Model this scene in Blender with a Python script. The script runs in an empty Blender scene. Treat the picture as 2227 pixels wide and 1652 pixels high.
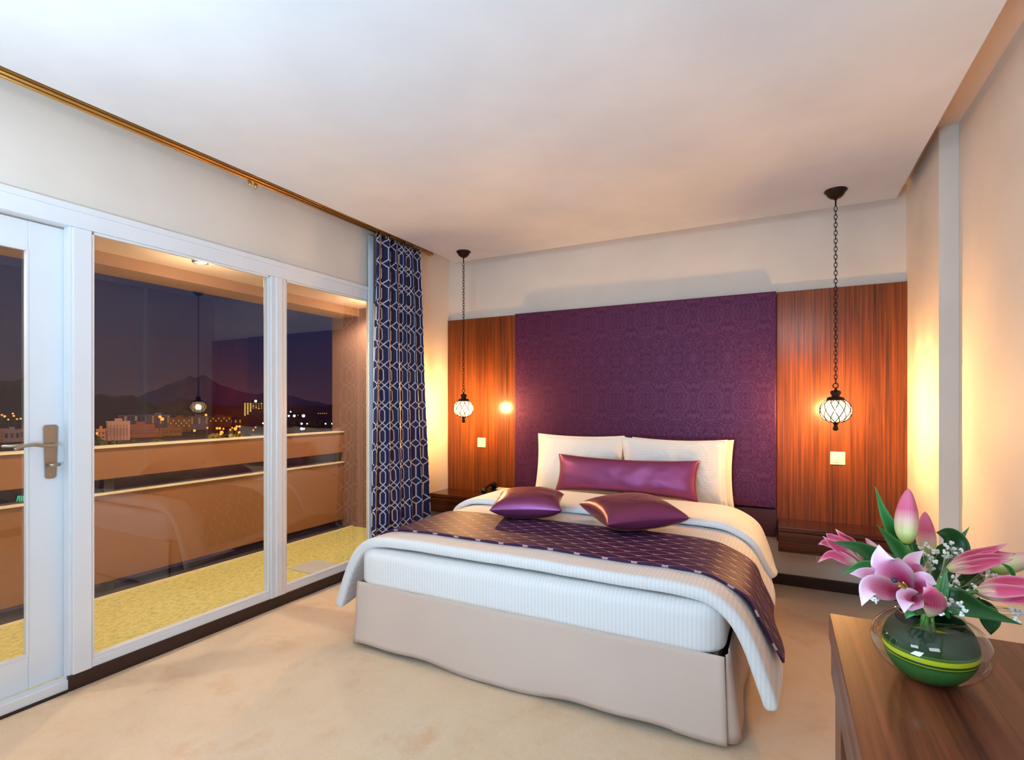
import bpy, math, random
from mathutils import Vector, Matrix, noise
random.seed(7)
sc = bpy.context.scene
col = sc.collection
V = Vector
# ---------------------------------------------------------------- camera
TH = math.radians(27.25)
FPX = 1139.0
CAMZ = 1.25
cd = bpy.data.cameras.new('camera')
cd.sensor_width = 36.0
cd.lens = FPX / 2227 * 36
cd.shift_y = 50.0 / 2227
cd.clip_end = 9000
cam = bpy.data.objects.new('camera', cd)
cam.location = (0, 0, CAMZ)
cam.rotation_euler = (math.radians(90), 0, TH)
col.objects.link(cam)
sc.camera = cam
FW = V((-math.sin(TH), math.cos(TH), 0)); RT = V((math.cos(TH), math.sin(TH), 0))
def at(u, v, d):
    """point seen at pixel (u, v) at forward distance d metres"""
    return V((0, 0, CAMZ)) + d * (FW + RT * ((u - 1113.5) / FPX) + V((0, 0, (876 - v) / FPX)))
# ---------------------------------------------------------------- look, world, lights
sc.view_settings.view_transform = 'Standard'
sc.view_settings.look = 'None'
sc.view_settings.exposure = 0.0
sc.view_settings.gamma = 1
sc.view_settings.use_curve_mapping = False
sc.cycles.use_denoising = True
sc.cycles.max_bounces = 7
sc.cycles.diffuse_bounces = 4
sc.cycles.glossy_bounces = 4
sc.cycles.transparent_max_bounces = 12
sc.cycles.transmission_bounces = 4
sc.cycles.caustics_reflective = False
sc.cycles.caustics_refractive = False
sc.cycles.sample_clamp_indirect = 4.0

def srgb(r, g, b):
    def f(c):
        c /= 255.0
        return c / 12.92 if c <= .04045 else ((c + .055) / 1.055) ** 2.4
    return (f(r), f(g), f(b), 1)

w = bpy.data.worlds.new('dusk_sky'); sc.world = w
w.use_nodes = True
nt = w.node_tree; nt.nodes.clear()
tc = nt.nodes.new('ShaderNodeTexCoord'); sp = nt.nodes.new('ShaderNodeSeparateXYZ')
rmp = nt.nodes.new('ShaderNodeValToRGB'); bg = nt.nodes.new('ShaderNodeBackground'); wo = nt.nodes.new('ShaderNodeOutputWorld')
nt.links.new(tc.outputs['Generated'], sp.inputs[0]); nt.links.new(sp.outputs['Z'], rmp.inputs[0])
nt.links.new(rmp.outputs[0], bg.inputs[0]); nt.links.new(bg.outputs[0], wo.inputs[0])
cr = rmp.color_ramp
cr.elements[0].position = 0.0; cr.elements[0].color = srgb(58, 42, 56)
cr.elements[1].position = 0.6; cr.elements[1].color = srgb(6, 30, 66)
e = cr.elements.new(.06); e.color = srgb(44, 38, 60)
e = cr.elements.new(.16); e.color = srgb(24, 34, 66)
e = cr.elements.new(.30); e.color = srgb(6, 30, 66)

def area(name, loc, target, sx, sy, power, colr):
    l = bpy.data.lights.new(name, 'AREA'); l.shape = 'RECTANGLE'; l.size = sx; l.size_y = sy
    l.energy = power; l.color = colr
    o = bpy.data.objects.new(name, l); col.objects.link(o); o.location = loc
    o.rotation_euler = (V(target) - V(loc)).to_track_quat('-Z', 'Y').to_euler()
    return o
def point(name, loc, power, colr, rad=.03):
    l = bpy.data.lights.new(name, 'POINT'); l.energy = power; l.color = colr; l.shadow_soft_size = rad
    o = bpy.data.objects.new(name, l); col.objects.link(o); o.location = loc
    return o
# unseen area fills added behind the camera, and two added to brighten the ceiling
area('room_fill_light', (-1.75, -1.1, 2.35), (-1.1, 2.6, .5), .9, .7, 20, (.80, .90, 1.0))
area('room_fill_light', (.15, -1.1, 2.35), (-.9, 2.6, .5), .9, .7, 18, (.78, .90, 1.0))
area('ceiling_fill_light', (-1.75, .25, 1.70), (-1.95, .62, 2.5), .35, .35, 8, (.66, .84, 1.0))
area('ceiling_fill_light', (-.8, -.4, .95), (-1.0, 1.7, 2.5), .7, .7, 56, (.38, .71, 1.0))
# balcony downlights and soffit fill
for y_ in (.3, 2.15, 3.7):
    l_ = bpy.data.lights.new('balcony_lamp_light', 'SPOT'); l_.energy = 62; l_.color = (1, .82, .56); l_.spot_size = math.radians(165); l_.spot_blend = .4; l_.shadow_soft_size = .04
    o_ = bpy.data.objects.new('balcony_lamp_light', l_); col.objects.link(o_); o_.location = (-3.44, y_, 2.15)
    point('soffit_fill_light', (-3.40, y_, 1.95), 7, (1, .82, .60), .06)  # extra point added below each downlight to brighten the soffit
PEND = [(-2.335, 3.66), (.282, 3.61)]
for px_, py_ in PEND:
    point('pendant_bulb_light', (px_, py_, 1.205), 115, (1, .52, .17), .028)

# ---------------------------------------------------------------- node helpers
def newmat(name):
    m = bpy.data.materials.new(name); m.use_nodes = True
    return m, m.node_tree, m.node_tree.nodes['Principled BSDF']
class G:
    def __init__(s, nt): s.nt = nt
    def n(s, t, **k):
        x = s.nt.nodes.new(t)
        for a, b in k.items(): setattr(x, a, b)
        return x
    def m(s, op, a, b=None, c=None):
        x = s.n('ShaderNodeMath', operation=op)
        for i, q in enumerate((a, b, c)):
            if q is None: continue
            if isinstance(q, (int, float)): x.inputs[i].default_value = q
            else: s.nt.links.new(q, x.inputs[i])
        return x.outputs[0]
    def L(s, a, b): s.nt.links.new(a, b)
    def coord(s, kind='Object', scale=(1, 1, 1), rot=(0, 0, 0)):
        t = s.n('ShaderNodeTexCoord'); mp = s.n('ShaderNodeMapping')
        mp.inputs['Scale'].default_value = scale; mp.inputs['Rotation'].default_value = rot
        s.L(t.outputs[kind], mp.inputs[0]); return mp.outputs[0]
    def xyz(s, vec):
        x = s.n('ShaderNodeSeparateXYZ'); s.L(vec, x.inputs[0]); return x.outputs
    def noise(s, vec, scale=5, detail=3, rough=.5, dist=0):
        x = s.n('ShaderNodeTexNoise'); s.L(vec, x.inputs['Vector'])
        x.inputs['Scale'].default_value = scale; x.inputs['Detail'].default_value = detail
        x.inputs['Roughness'].default_value = rough; x.inputs['Distortion'].default_value = dist
        return x.outputs[0]
    def ramp(s, fac, stops, interp='LINEAR'):
        x = s.n('ShaderNodeValToRGB'); r = x.color_ramp; r.interpolation = interp
        r.elements[0].position, r.elements[0].color = stops[0]
        r.elements[1].position, r.elements[1].color = stops[-1]
        for p, c in stops[1:-1]:
            e = r.elements.new(p); e.color = c
        s.L(fac, x.inputs[0]); return x.outputs[0]
    def mix(s, fac, a, b):
        x = s.n('ShaderNodeMix', data_type='RGBA')
        if isinstance(fac, (int, float)): x.inputs[0].default_value = fac
        else: s.L(fac, x.inputs[0])
        for i, q in ((6, a), (7, b)):
            if isinstance(q, tuple): x.inputs[i].default_value = q
            else: s.L(q, x.inputs[i])
        return x.outputs[2]
    def bump(s, h, strength, dist=.002, bsdf=None):
        x = s.n('ShaderNodeBump'); x.inputs['Strength'].default_value = strength; x.inputs['Distance'].default_value = dist
        s.L(h, x.inputs['Height'])
        if bsdf: s.L(x.outputs[0], bsdf.inputs['Normal'])
        return x.outputs[0]

def plain(name, c, rough=.5, metal=0, bump=0, scale=300, var=.04, coat=0):
    m, nt, b = newmat(name); g = G(nt)
    b.inputs['Roughness'].default_value = rough; b.inputs['Metallic'].default_value = metal
    b.inputs['Coat Weight'].default_value = coat
    v = g.coord()
    f = g.noise(v, 3, 4)
    lo = tuple(x * (1 - var) for x in c[:3]) + (1,); hi = tuple(min(1, x * (1 + var)) for x in c[:3]) + (1,)
    g.L(g.ramp(f, [(.3, lo), (.7, hi)]), b.inputs['Base Color'])
    if bump: g.bump(g.noise(v, scale, 2), bump, .001, b)
    return m

def wood(name, dark, light, sc_=(150, 150, 1.6), rough=.5, coat=.45, coat_r=.17):
    m, nt, b = newmat(name); g = G(nt)
    v = g.coord(scale=sc_)
    f = g.noise(v, 1.0, 5, .65, .4)
    v2 = g.coord(scale=(sc_[0] * .12, sc_[1] * .12, sc_[2] * .35))
    f2 = g.noise(v2, 1.6, 3, .5, 1.2)
    f3 = g.m('ADD', g.m('MULTIPLY', f, .62), g.m('MULTIPLY', f2, .38))
    g.L(g.ramp(f3, [(.36, dark), (.50, tuple((a + c) / 2 for a, c in zip(dark, light))), (.64, light)]), b.inputs['Base Color'])
    b.inputs['Roughness'].default_value = rough; b.inputs['Specular IOR Level'].default_value = .2
    b.inputs['Coat Weight'].default_value = coat; b.inputs['Coat Roughness'].default_value = coat_r
    g.bump(f, .12, .0006, b)
    return m

M = {}
M['paint'] = plain('cream_wall_paint', srgb(226, 214, 202), .7, bump=.05)
M['ceil'] = plain('white_ceiling_paint', srgb(230, 228, 230), .75)
M['recess'] = plain('ceiling_recess_paint', srgb(234, 206, 184), .75)
M['white'] = plain('white_gloss_paint', srgb(228, 229, 232), .35, coat=.2, var=.015)
M['darkskirt'] = plain('dark_brown_skirting', srgb(46, 24, 20), .4)
M['wood'] = wood('walnut_veneer_vertical', srgb(60, 26, 9), srgb(138, 68, 14))
M['deskwood'] = wood('walnut_desk_top', srgb(60, 24, 14), srgb(132, 72, 46), (55, 1.3, 55), .45, .2, .12)
M['deskdark'] = wood('walnut_desk_side', srgb(52, 24, 16), srgb(110, 62, 40), (40, 1.0, 40), .35, .3, .2)
M['stand'] = wood('dark_walnut_nightstand', srgb(38, 14, 8), srgb(96, 40, 18), (1.2, 60, 60), .25, .5, .1)
M['iron'] = plain('dark_bronze_iron', srgb(38, 24, 20), .45, .7)
M['black'] = plain('black_plastic', srgb(22, 20, 22), .25, coat=.3)
M['brass'] = plain('polished_brass', srgb(214, 168, 96), .28, .95)
M['steel'] = plain('brushed_nickel', srgb(170, 158, 142), .3, .9)
M['switch'] = plain('cream_switch_plastic', srgb(246, 224, 200), .35)
M['sheer'] = plain('white_sheer_cloth', srgb(232, 238, 246), .8)
M['skirt'] = plain('beige_linen', srgb(204, 182, 168), .85, bump=.25, scale=500, var=.03)
M['yellow_floor'] = None

# carpet
m, nt, b = newmat('beige_carpet'); g = G(nt); v = g.coord()
f = g.noise(v, 3.2, 6, .65, .2); fine = g.noise(v, 260, 2, .7)
c = g.ramp(f, [(.3, srgb(226, 186, 146)), (.45, srgb(238, 208, 172)), (.58, srgb(242, 214, 182)), (.72, srgb(232, 190, 148))])
c2 = g.mix(g.m('MULTIPLY', g.m('SUBTRACT', 1.0, fine), .35), c, srgb(180, 146, 114))
g.L(c2, b.inputs['Base Color']); b.inputs['Roughness'].default_value = .95
b.inputs['Sheen Weight'].default_value = .15
g.bump(fine, .9, .006, b); M['carpet'] = m
# balcony floor
m, nt, b = newmat('speckled_yellow_balcony_floor'); g = G(nt); v = g.coord(scale=(1, .55, 1))
f = g.noise(v, 46, 4, .75)
g.L(g.ramp(f, [(.34, srgb(176, 172, 104)), (.5, srgb(222, 212, 132)), (.62, srgb(240, 224, 150)), (.70, srgb(206, 160, 80))]), b.inputs['Base Color'])
b.inputs['Roughness'].default_value = .35; M['balcony_floor'] = m
M['parapet'] = plain('tan_parapet_render', srgb(150, 98, 58), .7)
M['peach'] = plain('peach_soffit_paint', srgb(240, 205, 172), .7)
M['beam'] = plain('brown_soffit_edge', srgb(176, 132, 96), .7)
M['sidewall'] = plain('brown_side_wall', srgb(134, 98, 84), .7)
M['drain'] = plain('grey_drain_strip', srgb(62, 60, 58), .5)
M['cap'] = plain('pale_stone_cap', srgb(246, 226, 190), .4)

# striped white cotton
def cotton(name, base, stripe, per=.016, axis=0, wr=.35):
    m, nt, b = newmat(name); g = G(nt)
    t = g.n('ShaderNodeTexCoord'); o = g.xyz(t.outputs['Object'])
    s = g.m('SINE', g.m('MULTIPLY', o[axis], 2 * math.pi / per))
    f = g.m('ADD', g.m('MULTIPLY', s, .5), .5)
    g.L(g.mix(f, base, stripe), b.inputs['Base Color'])
    b.inputs['Roughness'].default_value = .75; b.inputs['Sheen Weight'].default_value = .1
    n1 = g.noise(t.outputs['Object'], 9, 4, .55, .8)
    g.bump(g.m('ADD', n1, g.m('MULTIPLY', f, .003)), wr, .02, b)
    return m
M['cotton'] = cotton('white_striped_cotton', srgb(230, 227, 226), srgb(219, 218, 219))
M['cotton_p'] = cotton('white_pillow_cotton', srgb(244, 240, 234), srgb(238, 235, 230), .018, 2, .4)
M['cotton_plain'] = cotton('white_plain_cotton', srgb(240, 240, 242), srgb(236, 237, 239), wr=.5)
# satin
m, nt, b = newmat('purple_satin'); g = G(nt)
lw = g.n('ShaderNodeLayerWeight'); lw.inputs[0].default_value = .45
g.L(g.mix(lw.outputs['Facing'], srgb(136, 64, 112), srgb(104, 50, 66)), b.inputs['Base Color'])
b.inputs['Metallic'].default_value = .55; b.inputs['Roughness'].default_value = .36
b.inputs['Sheen Weight'].default_value = .3; b.inputs['Sheen Tint'].default_value = srgb(255, 150, 110)  # orange of the lamp highlight put into the sheen tint
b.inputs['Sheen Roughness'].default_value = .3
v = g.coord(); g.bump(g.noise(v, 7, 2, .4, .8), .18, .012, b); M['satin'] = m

def absn(g, a): return g.m('ABSOLUTE', a)
# runner: zig-zag scale weave, UV in metres
m, nt, b = newmat('plum_runner_weave'); g = G(nt)
t = g.n('ShaderNodeTexCoord'); o = g.xyz(t.outputs['UV'])
def fam(du, dv):
    ping = g.m('PINGPONG', g.m('ADD', o[0], du), .0625)             # 0..0.0625
    vv = g.m('ADD', g.m('ADD', o[1], dv), g.m('MULTIPLY', ping, .42))
    d = absn(g, g.m('SUBTRACT', g.m('PINGPONG', vv, .045), .0))
    line = g.m('LESS_THAN', d, .0021)
    peak = g.m('MULTIPLY', g.m('LESS_THAN', d, .005), g.m('GREATER_THAN', ping, .050))
    return g.m('MAXIMUM', g.m('MULTIPLY', line, g.m('ADD', .35, g.m('MULTIPLY', ping, 10.0))), peak)
ln = g.m('MINIMUM', g.m('MAXIMUM', fam(0, 0), fam(.0625, .045)), 1.0)
nz = g.noise(t.outputs['Object'], 120, 2)
base = g.mix(nz, srgb(50, 24, 58), srgb(70, 34, 74))
g.L(g.mix(g.m('MULTIPLY', ln, .9), base, srgb(200, 160, 166)), b.inputs['Base Color'])
b.inputs['Roughness'].default_value = .55; b.inputs['Specular IOR Level'].default_value = .2
b.inputs['Sheen Tint'].default_value = srgb(255, 150, 110)
g.bump(g.m('MULTIPLY', ln, -1.0), .3, .003, b); M['runner'] = m

# curtain lattice, UV in cells
m, nt, b = newmat('navy_lattice_curtain'); g = G(nt)
t = g.n('ShaderNodeTexCoord'); o = g.xyz(t.outputs['UV'])
Wc, Pc = .125, .152
x = g.m('PINGPONG', g.m('DIVIDE', o[0], Wc), .5)                    # 0 chain column .. .5 straight column
y = g.m('PINGPONG', g.m('DIVIDE', o[1], Pc), .5)                    # 0 crossing zone .. .5 mid hexagon
asp = Pc / Wc
y = g.m('MULTIPLY', y, asp)
H1, H2, T = .14 * asp, .21 * asp, .030
def seg(ax, ay, bx, by):
    dx, dy = bx - ax, by - ay; L2 = dx * dx + dy * dy
    h = g.m('DIVIDE', g.m('ADD', g.m('MULTIPLY', g.m('SUBTRACT', x, ax), dx), g.m('MULTIPLY', g.m('SUBTRACT', y, ay), dy)), L2)
    h = g.m('MINIMUM', g.m('MAXIMUM', h, 0.0), 1.0)
    ex = g.m('SUBTRACT', g.m('SUBTRACT', x, ax), g.m('MULTIPLY', h, dx))
    ey = g.m('SUBTRACT', g.m('SUBTRACT', y, ay), g.m('MULTIPLY', h, dy))
    return g.m('SQRT', g.m('ADD', g.m('MULTIPLY', ex, ex), g.m('MULTIPLY', ey, ey)))
segs = [(.5, H2, .5, .5 * asp), (.2, 0, .5, H2), (0, H1, .2, 0), (0, H1, .155, H1 + .16), (.155, H1 + .16, .155, .5 * asp)]
d = None
for s_ in segs:
    q = seg(*s_); d = q if d is None else g.m('MINIMUM', d, q)
ln = g.m('LESS_THAN', d, T)
nz = g.noise(t.outputs['Object'], 90, 2)
g.L(g.mix(ln, g.mix(nz, srgb(22, 22, 66), srgb(32, 30, 84)), srgb(226, 216, 222)), b.inputs['Base Color'])
b.inputs['Roughness'].default_value = .7; M['curtain'] = m

# headboard damask
m, nt, b = newmat('purple_damask'); g = G(nt)
t = g.n('ShaderNodeTexCoord'); o = g.xyz(t.outputs['Object'])
cell = g.m('FLOOR', g.m('DIVIDE', o[2], .17))
px_ = g.m('PINGPONG', o[0], .115)
pz_ = g.m('PINGPONG', o[2], .31)
cb = g.n('ShaderNodeCombineXYZ'); g.L(px_, cb.inputs[0]); g.L(pz_, cb.inputs[2])
f = g.noise(cb.outputs[0], 14, .6, .4, 2.0)
fr = g.m('FRACT', g.m('MULTIPLY', f, 5.5))
mask = g.m('MULTIPLY', g.m('GREATER_THAN', fr, .5), 1.0)
g.L(g.mix(mask, srgb(65, 28, 62), srgb(80, 38, 69)), b.inputs['Base Color'])
rr = g.m('SUBTRACT', .48, g.m('MULTIPLY', mask, .08)); g.L(rr, b.inputs['Roughness'])
b.inputs['Sheen Weight'].default_value = .1; b.inputs['Sheen Tint'].default_value = srgb(255, 170, 150)
b.inputs['Metallic'].default_value = .36; b.inputs['Specular IOR Level'].default_value = .2
M['damask'] = m
M['plum'] = plain('plain_plum_fabric', srgb(58, 30, 54), .8)

# thin glass (reflects on the outer side of each face only)
def glass(name, r0, tint, refl, rough=0.0):
    m = bpy.data.materials.new(name); m.use_nodes = True; nt = m.node_tree; nt.nodes.clear(); g = G(nt)
    lw = g.n('ShaderNodeNewGeometry')
    dp = g.n('ShaderNodeVectorMath', operation='DOT_PRODUCT'); g.L(lw.outputs['Incoming'], dp.inputs[0]); g.L(lw.outputs['Normal'], dp.inputs[1])
    c = g.m('SUBTRACT', 1.0, absn(g, dp.outputs['Value']))
    f = g.m('ADD', g.m('MULTIPLY', g.m('POWER', c, 5.0), 1 - r0), r0)
    f = g.m('MULTIPLY', f, g.m('SUBTRACT', 1.0, lw.outputs['Backfacing']))
    tr = g.n('ShaderNodeBsdfTransparent'); tr.inputs[0].default_value = tint
    gl = g.n('ShaderNodeBsdfGlossy'); gl.inputs['Roughness'].default_value = rough; gl.inputs['Color'].default_value = refl
    mx = g.n('ShaderNodeMixShader'); g.L(f, mx.inputs[0]); g.L(tr.outputs[0], mx.inputs[1]); g.L(gl.outputs[0], mx.inputs[2])
    ou = g.n('ShaderNodeOutputMaterial'); g.L(mx.outputs[0], ou.inputs[0]); return m
M['pane'] = glass('window_glass', .10, (.96, .97, .97, 1), (1, .90, .84, 1))
M['vase'] = glass('clear_vase_glass', .06, (.93, .95, .93, 1), (1, 1, 1, 1))
# glowing pendant glass: part see-through, part glowing
m = bpy.data.materials.new('glowing_amber_glass'); m.use_nodes = True; nt = m.node_tree; nt.nodes.clear(); g = G(nt)
tr = g.n('ShaderNodeBsdfTransparent'); em = g.n('ShaderNodeEmission'); em.inputs[0].default_value = (1, .74, .40, 1); em.inputs[1].default_value = 6
mx = g.n('ShaderNodeMixShader'); mx.inputs[0].default_value = .3; ou = g.n('ShaderNodeOutputMaterial')
g.L(tr.outputs[0], mx.inputs[1]); g.L(em.outputs[0], mx.inputs[2]); g.L(mx.outputs[0], ou.inputs[0]); M['globe'] = m
def emit(name, c, s):
    m = bpy.data.materials.new(name); m.use_nodes = True; nt = m.node_tree; nt.nodes.clear(); g = G(nt)
    em = g.n('ShaderNodeEmission'); em.inputs[0].default_value = c; em.inputs[1].default_value = s
    ou = g.n('ShaderNodeOutputMaterial'); g.L(em.outputs[0], ou.inputs[0]); return m
M['bulb'] = emit('warm_bulb', (1, .8, .5, 1), 22)
M['downlight'] = emit('downlight_glow', (1, .75, .45, 1), 12)

# ---------------------------------------------------------------- mesh helpers
class MB:
    def __init__(s): s.v = []; s.f = []; s.uv = None
    def box(s, x0, x1, y0, y1, z0, z1):
        n = len(s.v)
        s.v += [V((x, y, z)) for z in (z0, z1) for y in (y0, y1) for x in (x0, x1)]
        s.f += [[n + i for i in q] for q in ((0, 2, 3, 1), (4, 5, 7, 6), (0, 1, 5, 4), (2, 6, 7, 3), (0, 4, 6, 2), (1, 3, 7, 5))]
        return s
    def obox(s, c, ax, ay, az, hx, hy, hz):
        n = len(s.v)
        s.v += [c + ax * (hx * i) + ay * (hy * j) + az * (hz * k) for k in (-1, 1) for j in (-1, 1) for i in (-1, 1)]
        s.f += [[n + i for i in q] for q in ((0, 2, 3, 1), (4, 5, 7, 6), (0, 1, 5, 4), (2, 6, 7, 3), (0, 4, 6, 2), (1, 3, 7, 5))]
        return s
    def tube(s, pts, rad, n=10, caps=True, closed=False):
        pts = [V(p) for p in pts]; N = len(pts)
        if not isinstance(rad, (list, tuple)): rad = [rad] * N
        base = len(s.v); up = None
        for i, p in enumerate(pts):
            a = pts[(i - 1) % N] if (closed or i > 0) else p; b_ = pts[(i + 1) % N] if (closed or i < N - 1) else p
            d = (b_ - a).normalized()
            if up is None: up = d.orthogonal().normalized()
            up = (up - d * up.dot(d)).normalized(); sd = d.cross(up)
            for k in range(n):
                t = 2 * math.pi * k / n
                s.v.append(p + (up * math.cos(t) + sd * math.sin(t)) * rad[i])
        for i in range(N if closed else N - 1):
            for k in range(n):
                a = base + i * n + k; b_ = base + i * n + (k + 1) % n; j = ((i + 1) % N)
                s.f.append([a, b_, base + j * n + (k + 1) % n, base + j * n + k])
        if caps and not closed:
            s.f.append([base + k for k in range(n)][::-1]); s.f.append([base + (N - 1) * n + k for k in range(n)])
        return s
    def lathe(s, prof, c, n=24, caps=True):
        base = len(s.v); c = V(c)
        for r, z in prof:
            for k in range(n):
                t = 2 * math.pi * k / n
                s.v.append(c + V((r * math.cos(t), r * math.sin(t), z)))
        for i in range(len(prof) - 1):
            for k in range(n):
                s.f.append([base + i * n + k, base + i * n + (k + 1) % n, base + (i + 1) * n + (k + 1) % n, base + (i + 1) * n + k])
        if caps:
            s.f.append([base + k for k in range(n)][::-1]); s.f.append([base + (len(prof) - 1) * n + k for k in range(n)])
        return s
    def sphere(s, c, r, n=12, sz=1):
        prof = [(max(1e-4, r * math.cos(a)), r * sz * math.sin(a)) for a in [(-math.pi / 2 + math.pi * i / n) for i in range(n + 1)]]
        return s.lathe(prof, c, n + 4)
    def grid(s, fn, nu, nv, uvf=None, wrap=False):
        base = len(s.v)
        if s.uv is None: s.uv = [(0, 0)] * base
        for j in range(nv + 1):
            for i in range(nu + 1):
                a, b_ = i / nu, j / nv
                s.v.append(V(fn(a, b_))); s.uv.append(uvf(a, b_) if uvf else (a, b_))
        for j in range(nv):
            for i in range(nu):
                q = base + j * (nu + 1) + i
                s.f.append([q, q + 1, q + nu + 2, q + nu + 1])
        return s
    def build(s, name, mat, parent=None, smooth=False, bevel=0, loc=None, sub=0, solid=0, off=0, recalc=False):
        me = bpy.data.meshes.new(name)
        if parent is not None:
            root = parent
            while root.parent: root = root.parent
            org = V(root.location)
        elif loc is not None: org = V(loc)
        else:
            xs = [p.x for p in s.v]; ys = [p.y for p in s.v]; zs = [p.z for p in s.v]
            org = V(((min(xs) + max(xs)) / 2, (min(ys) + max(ys)) / 2, min(zs)))
        me.from_pydata([tuple(p - org) for p in s.v], [], s.f); me.validate()
        if s.uv:
            ul = me.uv_layers.new(name='UVMap')
            for lp in me.loops: ul.data[lp.index].uv = s.uv[lp.vertex_index]
        if recalc:
            import bmesh
            bm = bmesh.new(); bm.from_mesh(me); bmesh.ops.recalc_face_normals(bm, faces=bm.faces); bm.to_mesh(me); bm.free()
        me.materials.append(mat)
        if smooth:
            for p in me.polygons: p.use_smooth = True
        o = bpy.data.objects.new(name, me); col.objects.link(o)
        if parent is not None: o.parent = parent
        else: o.location = org
        if bevel:
            md = o.modifiers.new('bevel', 'BEVEL'); md.width = bevel; md.segments = 3; md.limit_method = 'ANGLE'
        if solid:
            md = o.modifiers.new('solid', 'SOLIDIFY'); md.thickness = solid; md.offset = off
        if sub:
            md = o.modifiers.new('sub', 'SUBSURF'); md.levels = sub; md.render_levels = sub
        return o
def empty(name, loc, rz=0):
    o = bpy.data.objects.new(name, None); o.location = loc; o.rotation_euler = (0, 0, rz); o.empty_display_size = .05
    col.objects.link(o); return o
def tag(o, label, cat, group=None):
    o['label'] = label; o['category'] = cat
    if group: o['group'] = group
    return o
def struct(o, label=None):
    o['kind'] = 'structure'
    if label: o['label'] = label
    return o
def copy_tree(o, parent=None):
    c = o.copy(); col.objects.link(c)
    if parent is not None: c.parent = parent
    for ch in [q for q in bpy.data.objects if q.parent == o]: copy_tree(ch, c)
    return c
def catmull(pts, n=8):
    pts = [V(p) for p in pts]; out = []
    P_ = [pts[0] * 2 - pts[1]] + pts + [pts[-1] * 2 - pts[-2]]
    for i in range(1, len(P_) - 2):
        for k in range(n):
            t = k / n; a, b_, c, d = P_[i - 1:i + 3]
            out.append(.5 * ((2 * b_) + (c - a) * t + (2 * a - 5 * b_ + 4 * c - d) * t * t + (3 * b_ - a - 3 * c + d) * t ** 3))
    out.append(pts[-1]); return out
def nz3(p, s): return noise.noise(V(p) * s)

# ---------------------------------------------------------------- room shell
XW, YB, XR, XR2, YR = -2.75, 4.07, .697, .774, 3.298
YF = -2.6
struct(MB().box(-2.80, .95, YF - .1, YB + .1, -.12, 0).build('floor', M['carpet']), 'beige mottled carpet floor')
struct(MB().box(-2.9, 1.0, YF - .1, YB + .2, 2.626, 2.75).build('ceiling', M['recess']), 'recessed outer band of the ceiling')
struct(MB().box(-2.575, .622, YF, 3.915, 2.50, 2.6255).build('ceiling_panel', M['ceil']), 'dropped flat white ceiling panel')
struct(MB().box(-2.75, XR, YB, YB + .12, -.01, 2.63).build('wall_back', M['paint']), 'cream wall behind the headboard')
mb = MB().box(XR, .95, YR, YB + .12, -.01, 2.63)
struct(mb.build('wall_right', M['paint']), 'cream wall section that juts out beside the bed')
struct(MB().box(XR2, .95, YF - .1, YR, -.01, 2.63).build('wall_right.001', M['paint']), 'cream right wall behind the desk')
struct(MB().box(-2.9, .95, YF - .1, YF, -.01, 2.63).build('wall_front', M['paint']))
mb = MB().box(-2.87, XW, YF - .1, YB + .12, 2.105, 2.63).box(-2.87, XW, 3.10, YB + .12, -.01, 2.105).box(-2.87, XW, YF - .1, .25, -.01, 2.105)
struct(mb.build('wall_left', M['paint']), 'cream wall above and beside the glazing')
# baseboards
struct(MB().box(XW, XR, YB - .016, YB, 0, .075).build('baseboard_back', M['darkskirt'], bevel=.003), 'dark brown baseboard under the headboard wall')
struct(MB().box(XR2 - .016, XR2, YF, YR, 0, .075).build('baseboard_right', M['darkskirt'], bevel=.003))
struct(MB().box(XW - .01, XW + .012, 1.135, YB - .016, 0, .068).build('baseboard_left', M['darkskirt'], bevel=.004), 'dark brown baseboard under the windows')
# ---- glazing
Z0, Z1, ZT = .105, 2.006, 2.108
struct(MB().box(-2.81, XW + .012, .25, 3.10, Z1 + .012, ZT).box(XW, XW + .022, .25, 3.10, ZT - .022, ZT + .006).build('trim_1', M['white'], bevel=.003), 'white beam over the door and windows')
struct(MB().box(-2.81, XW + .01, 1.150, 1.222, 0, Z1 + .012).build('trim_2', M['white'], bevel=.004), 'white post between door and window')
struct(MB().box(-2.81, XW + .01, 2.145, 2.252, .06, Z1 + .012).box(-2.81, XW + .018, 2.178, 2.222, .07, Z1 + .012).build('trim_3', M['white'], bevel=.004), 'white post between the two windows')
def window(name, y0, y1, label):
    r = empty(name, (XW - .02, (y0 + y1) / 2, .06)); struct(r, label)
    MB().box(-2.81, XW + .006, y0, y1, .066, Z0).build('sill', M['white'], r, bevel=.003)
    b_ = MB()
    for a in ((y0, y0 + .012, Z0, Z1), (y1 - .012, y1, Z0, Z1), (y0 + .012, y1 - .012, Z0, Z0 + .012), (y0 + .012, y1 - .012, Z1 - .0, Z1 + .012)):
        b_.box(-2.762, XW + .003, *a)
    b_.build('glazing_bead', M['white'], r, bevel=.002)
    MB().box(-2.772, -2.766, y0 + .002, y1 - .002, Z0, Z1 + .01).build('glass_pane', M['pane'], r)
window('window_1', 1.222, 2.145, 'large fixed window in the middle with bed reflected')
window('window_2', 2.252, 3.10, 'narrow fixed window beside the patterned curtain')
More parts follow.
